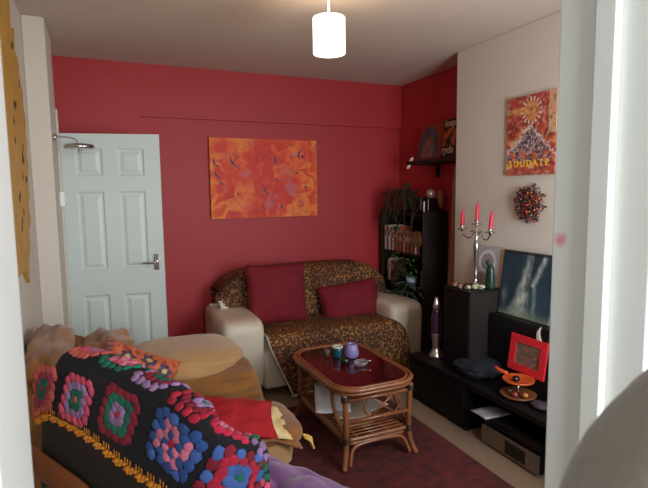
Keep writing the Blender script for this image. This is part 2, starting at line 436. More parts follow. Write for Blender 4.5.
# wreath
wr = root('wreath', (2.54, 2.41, 1.47), 'small dark dried-leaf wreath with orange and red berries', 'wreath')
bm = BM(); pal = []
cols_w = [(58,34,34)]*7+[(80,44,40)]*5+[(112,48,40)]*3+[(170,76,46)]+[(130,50,56)]+[(90,60,62)]*2
for k in range(520):
    a = random.uniform(0, 2*pi); r_ = .070+random.gauss(0, .030); r_ = max(.012, min(.125, r_)); dd = .012+abs(random.gauss(0, .022))
    if r_ > .1: dd *= .6
    c = Vector((2.54-.008-dd, 2.41-r_*cos(a), 1.47+r_*sin(a)))
    M3 = Matrix.Rotation(random.uniform(0, 6.28), 4, Vector((random.random()-.5, random.random()-.5, random.random()-.5)).normalized())
    n0 = len(bm.verts); ball(bm, c, (.014, .0075, .003) if random.random() < .8 else (.007, .007, .007), 1, M=M3)
    cc = random.choice(cols_w)
    if cos(a) > .3 and sin(a) > 0 and random.random() < .22: cc = (190,84,48)
    if cos(a) > 0 and sin(a) < -.2 and random.random() < .25: cc = random.choice([(206,46,60), (206,150,50)])
    pal += [cc]*(len(bm.verts)-n0)
o = obj('dried_leaves', bm, M_book, wr, True); a_ = o.data.color_attributes.new('Col', 'FLOAT_COLOR', 'POINT')
for i, c in enumerate(pal): a_.data[i].color = (*lin(c), 1)
bm = BM(); tube(bm, [(2.522, 2.41+.065*cos(t*pi/8), 1.47+.065*sin(t*pi/8)) for t in range(16)], .013, closed=True); obj('ring', bm, M_dry, wr, True)
bm = BM()
for (a, r_) in ((2.3, .09), (2.6, .05), (1.7, .045), (3.6, .06), (5.3, .085), (5.8, .08)): bm = BM(); ball(bm, (2.485, 2.41-r_*cos(a), 1.47+r_*sin(a)), .006, 2); obj('bauble', bm, M_chrome, wr, True)

# pendant lamp
px_, py_ = 1.075, 2.33
pl = root('pendant_lamp', (px_, py_, HC), 'white drum-shaped pendant lampshade glowing below the ceiling', 'pendant lamp')
bm = BM(); lathe(bm, [(0, 0), (.045, 0), (.05, -.012), (.03, -.03), (.006, -.034)], (px_, py_, HC)); obj('ceiling_rose', bm, M_gloss, pl, True)
bm = BM(); tube(bm, [(px_, py_, HC-.02), (px_, py_, 2.38)], .0045); obj('cord', bm, M_gloss, pl, True)
bm = BM()
lathe(bm, [(.079, 0), (.0795, .002), (.0795, .168), (.079, .17), (.077, .168), (.077, .002), (.079, 0)], (px_, py_, 2.243), ns=48)
M_shade = mat('glowing_lampshade', (250,244,232), .8, emit=(255,240,214), es=3.2)
obj('lamp_shade', bm, M_shade, pl, True)
bm = BM(); tube(bm, [(px_-.077, py_, 2.40), (px_+.077, py_, 2.375)], .002); tube(bm, [(px_, py_-.077, 2.40), (px_, py_+.077, 2.40)], .002); obj('spider', bm, M_chrome, pl)
bm = BM(); ball(bm, (px_, py_, 2.31), (.028, .028, .036), 2); lathe(bm, [(.014, 0), (.016, .05)], (px_, py_, 2.345)); obj('bulb', bm, mat('lit_bulb', (255,240,210), .5, emit=(255,226,180), es=12), pl, True)

# ------------------------------------------------------------------ loveseat
ls = root('loveseat', (1.64, 3.95, 0), 'cream leather loveseat under a leopard throw against the red wall', 'sofa')
def xr(bm, *a, **k): return box(bm, *a, **k)
obj('base', B(1.08, 2.2, 3.58, 4.3, .05, .36, bev=.025, seg=3), M_leather, ls, True)
obj('seat_cushion', puffy(1.075, 2.205, 3.555, 4.1, .30, .465, p=7), M_leather, ls, True)
def arm(x0, x1):
    bm = BM()
    # arm: soft box whose top slopes down slightly to the front and rolls over
    t = puffy(x0, x1, 3.545, 4.33, .045, .625, p=9)
    for v in t.verts:
        f = (4.33-v.co.y)/.785; s = (v.co.z-.045)/.58
        v.co.z -= .02*f*s; v.co.y += .02*(1-s)
    return t
obj('armrest', arm(.762, 1.092), M_leather, ls, True)
obj('armrest', arm(2.195, 2.53), M_leather, ls, True)
def edge_drop(x):
    xn = abs((x-1.64)/.80); return 1-.48*min(1, xn)**6
bk = puffy(.86, 2.42, 4.06, 4.36, .25, .885, p=6)
for v in bk.verts:
    if v.co.z > .55: v.co.z = .55+(v.co.z-.55)*edge_drop(v.co.x)
obj('backrest', bk, M_leather, ls, True)
for x in (.88, 2.38):
    for y in (3.62, 4.25):
        bm = BM(); lathe(bm, [(.022, 0), (.028, .055)], (x, y, 0)); obj('foot', bm, M_black, ls, True)

# leopard material
def leopard():
    m = bpy.data.materials.new('leopard_plush'); m.use_nodes = True; nt = m.node_tree; L = nt.links.new
    b = nt.nodes['Principled BSDF']; b.inputs['Roughness'].default_value = .75; b.inputs['Sheen Weight'].default_value = .0
    tc = nt.nodes.new('ShaderNodeTexCoord'); mp = nt.nodes.new('ShaderNodeVectorMath'); mp.operation = 'ADD'
    n = nt.nodes.new('ShaderNodeTexNoise'); n.inputs['Scale'].default_value = 22; n.inputs['Detail'].default_value = 2
    sc = nt.nodes.new('ShaderNodeVectorMath'); sc.operation = 'SCALE'; sc.inputs[3].default_value = .035
    L(tc.outputs['Object'], n.inputs['Vector']); L(n.outputs['Color'], sc.inputs[0]); L(tc.outputs['Object'], mp.inputs[0]); L(sc.outputs[0], mp.inputs[1])
    v = nt.nodes.new('ShaderNodeTexVoronoi'); v.inputs['Scale'].default_value = 55; L(mp.outputs[0], v.inputs['Vector'])
    r = nt.nodes.new('ShaderNodeValToRGB'); e = r.color_ramp.elements
    e[0].position = 0; e[0].color = (*lin((110,62,26)), 1); e[1].position = .30; e[1].color = (*lin((120,72,30)), 1)
    for p, c in ((.36, (26,16,10)), (.52, (28,18,12)), (.60, (160,100,48)), (1, (190,140,82))):
        q_ = e.new(p); q_.color = (*lin(c), 1)
    L(v.outputs['Distance'], r.inputs['Fac'])
    n2 = nt.nodes.new('ShaderNodeTexNoise'); n2.inputs['Scale'].default_value = 3.5; L(tc.outputs['Object'], n2.inputs['Vector'])
    r2 = nt.nodes.new('ShaderNodeValToRGB'); r2.color_ramp.elements[0].position = .35; r2.color_ramp.elements[1].position = .68
    r2.color_ramp.elements[0].color = (.22, .15, .10, 1); r2.color_ramp.elements[1].color = (1, 1, 1, 1); L(n2.outputs['Fac'], r2.inputs['Fac'])
    mx = nt.nodes.new('ShaderNodeMix'); mx.data_type = 'RGBA'; mx.blend_type = 'MULTIPLY'; mx.inputs[0].default_value = .8
    L(r.outputs['Color'], mx.inputs[6]); L(r2.outputs['Color'], mx.inputs[7]); L(mx.outputs[2], b.inputs['Base Color'])
    n3 = nt.nodes.new('ShaderNodeTexNoise'); n3.inputs['Scale'].default_value = 300; L(tc.outputs['Object'], n3.inputs['Vector'])
    bp = nt.nodes.new('ShaderNodeBump'); bp.inputs['Strength'].default_value = .4; bp.inputs['Distance'].default_value = .01
    L(n3.outputs['Fac'], bp.inputs['Height']); L(bp.outputs['Normal'], b.inputs['Normal'])
    return m
M_leo = leopard()
prof = [(4.385, .62, .86, 2.40), (4.385, .84, .85, 2.42), (4.30, .905, .85, 2.42), (4.14, .905, .85, 2.42), (4.06, .84, .85, 2.42), (4.045, .70, .86, 2.42), (4.04, .63, .92, 2.40),
        (4.03, .55, 1.092, 2.188), (4.0, .485, 1.092, 2.188), (3.8, .475, 1.092, 2.188), (3.62, .476, 1.095, 2.19), (3.545, .462, 1.098, 2.235), (3.520, .40, 1.11, 2.30), (3.505, .25, 1.17, 2.33), (3.49, .10, 1.235, 2.34), (3.47, .012, 1.27, 2.35)]
PP = smoothpts([(y, z, 0) for y, z, a, b in prof], 8); XA = smoothpts([(a, b, 0) for y, z, a, b in prof], 8)
def throwf(u, v):
    k = v*(len(PP)-1); i = min(len(PP)-2, int(k)); f = k-i
    p = PP[i]*(1-f)+PP[i+1]*f; q_ = XA[i]*(1-f)+XA[i+1]*f
    x = q_.x+(q_.y-q_.x)*u; y, z = p.x, p.y
    if z > .55: z = .55+(z-.55)*edge_drop(x)+.004
    w = noise.noise(Vector((x*5, y*4, z*3)))*.012+noise.noise(Vector((x*13, y*6, z*4)))*.006
    w = abs(w)
    if y < 3.53: y -= w*1.6+.012*sin(x*22)*max(0, (.45-z)/.45)
    elif z > .5: y -= w*1.5; z += w*.3
    else: z += w*.7
    if z < .012: z = .012
    return Vector((x, y, z))
th = root('leopard_throw', (1.7, 3.9, .5), 'brown leopard print plush throw covering the loveseat back and seat', 'throw')
o = obj('plush_cloth', surf(throwf, 90, 150), M_leo, th, True); solid(o, .008, 1)
bm = BM(); tube(bm, [throwf(0, v/60)+Vector((-.004, -.004, .002)) for v in range(26, 61)], .009, ns=8); obj('piping', bm, mat('grey_cream_edging', (176,166,140), .7), th, True)
M_fr = mat('cream_fringe', (226,216,204), .9)
bm = BM()
for k in range(26):
    t = k/25; p = Vector((.80+.17*t, 4.20-.13*t, .622-.02*t))+Vector((random.uniform(-.01, .01), random.uniform(-.02, .02), random.uniform(0, .012)))
    ball(bm, p, (.016, .018, .011), 1)
obj('fringe', bm, M_fr, th, True); bm = BM()
for k in range(30):
    q_ = throwf(0, .30+.08*k/30)
    ball(bm, q_+Vector((random.uniform(-.01, .02), random.uniform(-.02, .0), random.uniform(-.01, .01))), (.012, .01, .012), 1)
obj('fringe', bm, M_fr, th, True); bm = BM()
for k in range(16):
    p = Vector((1.255+.011*k, 3.465+random.uniform(-.015, .01), .02)); ball(bm, p, (.006, .02, .015), 1)
obj('fringe', bm, M_fr, th, True)

def cush(name, label, w, h, t, c, xa, ya, m, **k):
    M = frame(c, xa, ya); r_ = root(name, Vector(c)-Vector((0, 0, h/2)), label, 'cushion')
    r_.location = c
    obj('cover', cushion(w, h, t, M, **k), m, r_, True)
    bm = BM(); n = 40; P = []
    pin = k.get('pinch', .09); sg = k.get('sag', 0)
    for s in range(4):
        for i in range(n//4):
            f = -1+2*i/(n//4); u, v = [(f, -1), (1, f), (-f, 1), (-1, -f)][s]
            P.append(M @ Vector((w/2*u*(1-pin*(1-v*v)*u*u), h/2*v*(1-pin*(1-u*u)*v*v), -sg*u*u)))
    tube(bm, P, .004, closed=True, ns=6); obj('seam', bm, m, r_, True)
    return r_
cush('square_cushion', 'large plain dark red square cushion standing upright at the loveseat left', .52, .50, .15, (1.31, 3.93, .72), (1, .05, -.04), (0, .22, 1), M_redcloth, seed=3, pinch=.05)
cush('slumped_cushion', 'plain dark red cushion slumped low at the loveseat right', .58, .34, .17, (1.99, 3.90, .60), (1, -.05, .09), (-.16, .45, 1), M_redcloth, seed=8, pinch=.07, sag=.02)
# glasses on the right arm
gl = root('spectacles', (2.40, 3.92, .63), 'dark-rimmed folded spectacles lying on right arm of the loveseat', 'glasses')
bm = BM()
for s in (-1, 1): tube(bm, [(2.40+s*.035+.026*cos(t*pi/6), 3.93+.02*sin(t*pi/6), .632) for t in range(12)], .0035, closed=True, ns=6)
tube(bm, [(2.391, 3.93, .634), (2.409, 3.93, .634)], .003)
obj('rims', bm, M_plastic, gl, True)
for s in (-1, 1):
    bm = BM(); tube(bm, [(2.40+s*.06, 3.93, .634), (2.40+s*.02, 3.88, .633), (2.40-s*.03, 3.875, .631)], .003); obj('temple', bm, M_plastic, gl, True)

# ------------------------------------------------------------------ rug
def rugmat():
    m = mat('red_patterned_rug', (104,32,30), .95, c2=(56,20,20), vs=16, bump=.6, bs=350); return m
bm = B(.87, 1.90, 1.0, 3.30, 0, .012, bev=.004)
tag(obj('area_rug', bm, rugmat()), 'dark red mottled rug under the rattan table', 'rug')

# ------------------------------------------------------------------ rattan coffee table
Z0 = .014
tx0, tx1, ty0, ty1, tz = 1.125, 1.65, 2.35, 3.16, .47
ct = root('coffee_table', ((tx0+tx1)/2, (ty0+ty1)/2, Z0), 'rattan coffee table with dark red glass top on the rug', 'table')
def rrect(x0, x1, y0, y1, z, r, n=6):
    out = []
    for cx, cy, a0 in ((x1-r, y1-r, 0), (x0+r, y1-r, 90), (x0+r, y0+r, 180), (x1-r, y0+r, 270)):
        for k in range(n+1):
            a = radians(a0+90*k/n); out.append((cx+r*cos(a), cy+r*sin(a), z))
    return out
bm = BM(); tube(bm, rrect(tx0, tx1, ty0, ty1, tz, .15, 8), .0135, closed=True); tube(bm, rrect(tx0+.006, tx1-.006, ty0+.006, ty1-.006, tz-.023, .145, 8), .010, closed=True)
tube(bm, rrect(tx0+.022, tx1-.022, ty0+.022, ty1-.022, tz+.006, .14, 8), .008, closed=True)
obj('rim', bm, M_rattan, ct, True)
pts = rrect(tx0+.012, tx1-.012, ty0+.012, ty1-.012, 0, .15, 8)
bm = BM(); prism(bm, [(p[0], p[1]) for p in pts], .006, Matrix.Translation((0, 0, tz))); obj('glass_top', bm, M_glass_top, ct)
lx = (1.185, 1.60); ly = (2.40, 3.10); zl = .17
for i, x in enumerate(lx):
    for j, y in enumerate(ly):
        sx = -1 if i == 0 else 1; sy = -1 if j == 0 else 1
        bm = BM(); tube(bm, [(x+sx*.008, y+sy*.002, tz-.03), (x, y, .30), (x, y, .15), (x+sx*.012, y+sy*.014, .07), (x+sx*.03, y+sy*.035, Z0+.004)], .0165, sm=5)
        lg = obj('leg', bm, M_rattan, ct, True)
        for z in (zl, tz-.055):
            bm = BM()
            for k in range(5): tube(bm, [(x+(sx*.006 if z > .3 else 0)+.0195*cos(t*pi/6), y+(sy*.002 if z > .3 else 0)+.0195*sin(t*pi/6), z-.014+k*.007) for t in range(12)], .004, closed=True, ns=6)
            obj('cane_binding', bm, M_binding, lg, True)
bm = BM(); tube(bm, rrect(lx[0], lx[1], ly[0], ly[1], zl, .05), .013, closed=True); tube(bm, rrect(lx[0]+.008, lx[1]-.008, ly[0]+.008, ly[1]-.008, zl-.026, .05), .011, closed=True)
obj('lower_rail', bm, M_rattan, ct, True)
bm = BM()
for k in range(19):
    y = ly[0]+.03+k*(ly[1]-ly[0]-.06)/18; tube(bm, [(lx[0], y, zl+.01), (lx[1], y, zl+.01)], .006, ns=6)
for k in range(4): tube(bm, [(lx[0]+.08+k*.1, ly[0], zl), (lx[0]+.08+k*.1, ly[1], zl)], .007, ns=6)
obj('shelf', bm, M_rattan, ct, True)
for y in ly:
    for z in (.275, .40):
        bm = BM(); tube(bm, [(lx[0], y, z), (lx[1], y, z)], .011); obj('end_bar', bm, M_rattan, ct, True)
    s = 1 if y > 2.8 else -1
    bm = BM(); tube(bm, [(lx[0]+.01, y+s*.03, .03), (lx[0]+.04, y+s*.004, .11), (lx[0]+.11, y, .135), (lx[1]-.11, y, .135), (lx[1]-.04, y+s*.004, .11), (lx[1]-.01, y+s*.03, .03)], .011, sm=6); obj('foot_arch', bm, M_rattan, ct, True)
    bm = BM()
    tube(bm, [(1.34, y, .40), (1.30, y, .34), (1.34, y, .28)], .006, sm=4); tube(bm, [(1.50, y, .40), (1.54, y, .34), (1.50, y, .28)], .006, sm=4)
    tube(bm, [(1.34, y, .28), (1.50, y, .40)], .006); tube(bm, [(1.50, y, .28), (1.34, y, .40)], .006); obj('cross_cane', bm, M_rattan, ct, True)
for x in lx:
    for (a, b) in ((ly[0], 1), (ly[1], -1)):
        bm = BM(); tube(bm, [(x, a+b*.01, zl+.01), (x, a+b*.10, .24), (x, a+b*.17, .32), (x, a+b*.19, tz-.04)], .011, sm=6); obj('side_brace', bm, M_rattan, ct, True)

def flatsheet(w, h, M, curl=0, n=8):
    return surf(lambda u, v: M @ Vector((w*(u-.5), h*(v-.5), curl*((u*2-1)**2+(v*2-1)**2*.3))), n, n)
ZS = zl+.02
for i, (x, y, a, w, h, cu, dz, c, lab) in enumerate([(1.285, 2.88, .35, .22, .30, .035, .035, (236,230,230), 'white letter sheet lying uppermost on the rattan table shelf'),
        (1.36, 2.70, -.2, .21, .29, .01, .012, (204,176,150), 'pinkish leaflet lying under the white letter on the table shelf'),
        (1.52, 2.74, .3, .16, .2, .0, .008, (196,190,184), 'grey leaflet at the right of the rattan table shelf')]):
    PMx = frame((1.285, 2.80, ZS+.058), (.9, -.35, 0), (.22, .80, .42)) if i == 0 else Matrix.Translation((x, y, ZS+dz)) @ Matrix.Rotation(a, 4, 'Z')
    o = obj('paper_sheet', flatsheet(w, h if i else .24, PMx, cu if i else .012), mat('paper_%d' % i, c, .8, var=.12, vs=20), None, True); solid(o, .0015)
    tag(o, lab, 'paper')
# small tan-covered magazine
o = obj('magazine', B(1.22, 1.42, 2.50, 2.66, ZS, ZS+.010, bev=.002), mat('tan_cover', (176,132,78), .5, var=.4, vs=22)); tag(o, 'tan magazine at the near end of the rattan table shelf', 'magazine')
TZ = tz+.007
tg = root('tealight_jar', (1.375, 2.90, TZ), 'teal glass candle jar with pale rim on the coffee table', 'jar')
bm = BM(); lathe(bm, [(0, 0), (.03, 0), (.033, .006), (.033, .062), (.030, .066), (.026, .062), (.026, .02), (0, .02)], (1.375, 2.90, TZ)); obj('jar', bm, mat('teal_glass', (24,92,112), .12, trans=.3), tg, True)
bm = BM(); tube(bm, [(1.375+.031*cos(t*pi/8), 2.90+.031*sin(t*pi/8), TZ+.07) for t in range(16)], .006, closed=True, ns=8); lathe(bm, [(0, .062), (.028, .062), (.028, .066)], (1.375, 2.90, TZ)); obj('pale_rim', bm, mat('pale_wax', (206,206,190), .5), tg, True)
lv = root('lavender_pot', (1.44, 2.85, TZ), 'rounded lavender ceramic oil burner on the coffee table', 'pot')
bm = BM(); lathe(bm, [(0, 0), (.03, 0), (.044, .015), (.048, .035), (.043, .065), (.034, .09), (.028, .096), (.024, .092), (.03, .07), (0, .05)], (1.45, 2.845, TZ), ns=32); obj('body', bm, mat('lavender_glaze', (140,130,186), .35, var=.08), lv, True)
bm = BM(); ball(bm, (1.45, 2.845, TZ+.085), (.022, .022, .006), 2); obj('dish', bm, mat('lavender_dark', (96,84,130), .3), lv, True)
ag = root('glass_ashtray', (1.44, 2.70, TZ), 'faceted clear glass ashtray on the coffee table', 'ashtray')
bm = BM(); lathe(bm, [(0, 0), (.035, 0), (.048, .022), (.042, .025), (.03, .008), (0, .007)], (1.44, 2.70, TZ), ns=8)
obj('dish', bm, mat('clear_glass', (225,230,230), .05, trans=.85), ag)
bm = BM(); tube(bm, [(1.46, 2.69, TZ+.022), (1.495, 2.665, TZ+.03)], .004); obj('foil_stub', bm, M_chrome, ag, True)
sg = root('shot_glass', (1.31, 2.96, TZ), 'tiny clear glass left of teal candle jar on the coffee table', 'glass')
bm = BM(); lathe(bm, [(0, 0), (.018, 0), (.023, .045), (.021, .045), (.016, .006), (0, .006)], (1.325, 2.955, TZ)); obj('cup', bm, mat('amber_clear_glass', (200,180,150), .05, trans=.8), sg, True)
dg = root('dark_glass', (1.37, 2.79, TZ), 'low dark glass tumbler in front of the teal candle jar', 'glass')
bm = BM(); lathe(bm, [(0, 0), (.028, 0), (.031, .035), (.029, .036), (.025, .006), (0, .006)], (1.36, 2.76, TZ)); obj('cup', bm, mat('smoked_glass', (50,54,50), .08, trans=.6), dg, True)

# ------------------------------------------------------------------ TV bench on the right
bn = root('media_bench', (2.3, 2.3, 0), 'long low black media bench along the chimney breast', 'tv bench')
BX0, BX1 = 2.09, 2.52
obj('top_board', B(BX0, BX1, 1.25, 3.14, .295, .33, bev=.003), M_black, bn)
obj('closed_cupboard', B(BX0+.004, BX1, 2.48, 3.13, 0, .294), M_black, bn)
obj('drawer_front', B(BX0-.008, BX0+.002, 2.49, 3.12, .03, .28, bev=.003), M_black, bn)
obj('back_panel', B(BX1-.015, BX1, 1.25, 2.48, 0, .295), M_black, bn)
obj('side_panel', B(BX0+.004, BX1-.016, 1.25, 1.285, 0, .294), M_black, bn)
# receiver + player
rc = root('stereo_receiver', (2.28, 2.105, 0), 'silver stereo receiver on the carpet inside the open bench', 'stereo receiver')
obj('case', B(2.10, 2.46, 1.885, 2.325, .012, .120, bev=.003), M_plastic, rc)
fp = obj('front_panel', B(2.085, 2.10, 1.885, 2.325, .012, .120, bev=.003), M_silver, rc)
obj('display_window', B(2.0825, 2.0855, 1.975, 2.125, .03, .105), M_screen, rc)
for (y, z, r_) in ((2.29, .075, .008), (2.27, .045, .010), (2.225, .04, .010), (2.18, .04, .010), (1.935, .06, .020), (2.25, .095, .006), (2.20, .095, .006)):
    bm = BM(); lathe(bm, [(r_, 0), (r_, .012), (r_*.8, .016)], M=frame((2.086, y, z), (0, -1, 0), (0, 0, 1)) @ Matrix.Rotation(pi, 4, 'X')); obj('knob', bm, M_chrome, rc, True)
for y in (1.93, 2.28):
    bm = BM(); lathe(bm, [(.018, 0), (.018, .012)], (2.13, y, 0)); obj('foot', bm, M_plastic, rc); bm = BM(); lathe(bm, [(.018, 0), (.018, .012)], (2.42, y, 0)); obj('foot', bm, M_plastic, rc)
dv = root('disc_player', (2.28, 2.11, .12), 'black slim disc player sitting on top of the silver receiver', 'disc player')
obj('case', B(2.12, 2.45, 1.90, 2.33, .121, .18, bev=.003), M_plastic, dv); obj('front_panel', B(2.112, 2.12, 1.90, 2.33, .123, .178, bev=.002), M_plastic, dv)
obj('disc_tray', B(2.109, 2.1125, 2.1, 2.24, .15, .165, bev=.001), M_screen, dv)
o = obj('folded_magazine', surf(lambda u, v: Vector((2.05+.18*u, 2.25+.14*v-.03*u, .183+.012*u+.004*sin(v*3))), 6, 6), mat('magazine_page', (176,172,176), .5, var=.4, vs=25)); solid(o, .006, 1)
tag(o, 'grey open magazine jutting from shelf above the receiver', 'magazine')

# lava lamp
ll = root('lava_lamp', (2.22, 3.03, .33), 'silver rocket-shaped lava lamp on the media bench', 'lava lamp')
lc = (2.235, 2.995, .33)
bm = BM(); lathe(bm, [(0, 0), (.055, 0), (.056, .006), (.04, .03), (.026, .06), (.026, .07), (.036, .17), (.037, .175), (0, .175)], lc, ns=32); obj('base', bm, mat('satin_aluminium', (196,186,172), .28, .9), ll, True)
bm = BM(); lathe(bm, [(.036, .17), (.040, .20), (.038, .26), (.030, .34), (.024, .37)], lc, ns=32); obj('glass_bottle', bm, mat('dark_violet_glass', (60,34,56), .1, var=.3, vs=10), ll, True)
bm = BM(); lathe(bm, [(.025, .368), (.022, .40), (.012, .44), (.009, .445), (0, .446)], lc, ns=32); obj('cap', bm, mat('bright_aluminium', (226,226,226), .25, .8), ll, True)
bm = BM(); ball(bm, (2.30, 2.965, .352), (.016, .016, .018), 2); lathe(bm, [(.018, 0), (.016, .006)], (2.30, 2.965, .3305)); o = obj('small_figurine', bm, mat('dull_red', (130,44,44), .5), None, True); tag(o, 'tiny red ornament beside base of the lava lamp', 'ornament')
# cream beads coil
bm = BM()
for k in range(18):
    a = k*2*pi/18; ball(bm, (2.315+.035*cos(a), 2.845+.05*sin(a)*(1 if k % 2 else .9), .339), .0095, 1)
for k in range(8): ball(bm, (2.32, 2.80+.012*k, .346), .008, 1)
o = obj('bead_bracelet', bm, mat('cream_beads', (214,190,160), .5), None, True); tag(o, 'cream beaded bracelet coiled on the black bench top', 'bracelet')
# navy bag
o = obj('folded_jumper', puffy(2.12, 2.42, 2.42, 2.70, .331, .43, p=3, nz=.12, seed=4), M_navy, None, True); tag(o, 'crumpled navy blue cloth on the bench in front of tall cabinet', 'clothing')

# cabinet with candelabra
cb = root('tall_cabinet', (2.36, 2.73, .33), 'tall dark cabinet carrying the silver candelabra', 'cabinet')
obj('body', B(2.215, 2.53, 2.595, 2.875, .331, .875, bev=.003), M_brownblack, cb)
obj('front_door', B(2.205, 2.214, 2.60, 2.87, .345, .862, bev=.002), M_black, cb)
obj('top_board', B(2.205, 2.535, 2.59, 2.88, .875, .885, bev=.002), M_black, cb)
# low black cube on which the waterfall canvas leans
lc2 = root('black_cube_cabinet', (2.45, 2.2, .33), 'lower black cabinet under the waterfall canvas', 'cabinet')
obj('body', B(2.37, 2.53, 1.70, 2.588, .331, .735, bev=.003), M_black, lc2)
obj('front_door', B(2.362, 2.369, 2.15, 2.58, .34, .728, bev=.002), M_plastic, lc2); obj('front_door', B(2.362, 2.369, 1.71, 2.145, .34, .728, bev=.002), M_plastic, lc2)

# candelabra
cx_, cy_, cz_ = 2.40, 2.765, .886
cd = root('candelabra', (cx_, cy_, cz_), 'silver three-armed candelabra standing on the tall cabinet', 'candelabra')
M_sil = mat('polished_silver', (190,190,186), .18, 1)
bm = BM(); lathe(bm, [(0, 0), (.062, 0), (.064, .006), (.045, .014), (.022, .024), (.012, .05), (.014, .06), (.009, .09), (.011, .16), (.018, .25), (.021, .285), (.018, .31), (.008, .325), (.010, .34), (.007, .36), (.007, .425)], (cx_, cy_, cz_), ns=24); obj('stem', bm, M_sil, cd, True)
arms = [(-.13, .355+.0), (.13, .39)]
tips = [(cx_, cy_, cz_+.355)]
# arms spread along y, as seen from the room
sp_ = [(cx_, cy_+.155, cz_+.422), (cx_, cy_-.135, cz_+.415)]
for s, tp in zip((1, -1), sp_):
    z0 = cz_+.345
    bm = BM(); tube(bm, [(cx_, cy_, z0+.005), (cx_, cy_+s*.018, z0+.03), (cx_, cy_+s*.04, z0+.045), (cx_, cy_+s*.058, z0+.03), (cx_, cy_+s*.052, z0+.008), (cx_, cy_+s*.075, z0-.008), (cx_, cy_+s*.105, z0-.008), (cx_, tp[1]-s*.008, z0+.015), (cx_, tp[1], tp[2]-.042)], .0048, sm=5)
    tube(bm, [(cx_, cy_+s*.04, z0+.044), (cx_, cy_+s*.03, z0+.025), (cx_, cy_+s*.038, z0+.015), (cx_, cy_+s*.045, z0+.023)], .0035, sm=4)
    obj('arm', bm, M_sil, cd, True); tips.append(tp)
tops = [.355, .0, .0]
T3 = [Vector((cx_, cy_, cz_+.455)), Vector((cx_, cy_+.155, cz_+.412)), Vector((cx_, cy_-.135, cz_+.405))]
for t in T3:
    bm = BM(); lathe(bm, [(0, -.035), (.007, -.035), (.012, -.022), (.034, -.018), (.038, -.012), (.012, -.014), (.013, .012), (.016, .014), (.011, .014), (.011, 0), (0, 0)], t); obj('candle_cup', bm, M_sil, cd, True)
for t, (tilt, lab) in zip(T3, ((.0, 'tallest red taper candle in the centre of the candelabra'), (.0, 'red taper candle in the arm nearest the bookcase'), (-.09, 'tilted red taper candle in arm nearest the waterfall canvas'))):
    r_ = root('taper_candle', t, lab, 'candle', group='taper candles in the candelabra')
    Mx = Matrix.Translation(t) @ Matrix.Rotation(-tilt, 4, 'X') @ Matrix.Rotation(.03, 4, 'Y')
    hh = .135 if t is T3[0] else (.122 if t is T3[1] else .13)
    bm = BM(); lathe(bm, [(0, 0), (.012, 0), (.014, .02), (.0135, hh*.7), (.012, hh-.03), (.008, hh-.012), (.002, hh), (0, hh)], M=Mx, ns=16); obj('wax', bm, M_candle, r_, True)
    bm = BM(); tube(bm, [Mx @ Vector((0, 0, hh-.004)), Mx @ Vector((.001, 0, hh+.010))], .0014, ns=6); obj('wick', bm, M_plastic, r_, True)
# stones / petals heap as separate ornaments around the foot
pebs = []
for k, (x, y, r_, c) in enumerate([(2.27,2.83,.020,(120,84,66)),(2.245,2.80,.017,(150,110,84)),(2.29,2.79,.018,(96,70,60)),(2.26,2.76,.015,(170,140,120)),(2.30,2.735,.014,(140,60,40)),(2.34,2.69,.020,(196,190,160)),(2.31,2.67,.022,(184,182,140)),(2.36,2.655,.019,(210,204,180)),(2.33,2.64,.016,(120,130,84)),(2.28,2.70,.016,(206,196,176)),(2.235,2.73,.014,(130,96,76)),(2.25,2.69,.015,(88,70,58))]):
    bm = BM(); ball(bm, (x, y, cz_+r_*.8), (r_*1.1, r_*1.2, r_*.8), 2, nz=.25)
    o = obj('pebble', bm, mat('pebble_%d' % k, c, .6, var=.3, vs=30), None, True)
    tag(o, 'small rough pebble or petal heaped round the candelabra foot', 'pebble', 'pebbles round the candelabra foot')
# green figure
fg = root('green_figurine', (2.43, 2.64, cz_), 'dark green hooded figurine in front of the arch print', 'figurine')
bm = BM(); lathe(bm, [(0, 0), (.036, 0), (.038, .01), (.034, .06), (.033, .11), (.028, .145), (.016, .165), (0, .17)], (2.42, 2.645, cz_), ns=18, sx=.8); obj('robe', bm, mat('dark_green_glaze', (26,52,40), .35, var=.3, vs=30), fg, True)
bm = BM(); ball(bm, (2.412, 2.658, cz_+.178), (.016, .018, .02), 2); obj('hood', bm, mat('dark_green_glaze_2', (34,56,42), .4), fg, True)

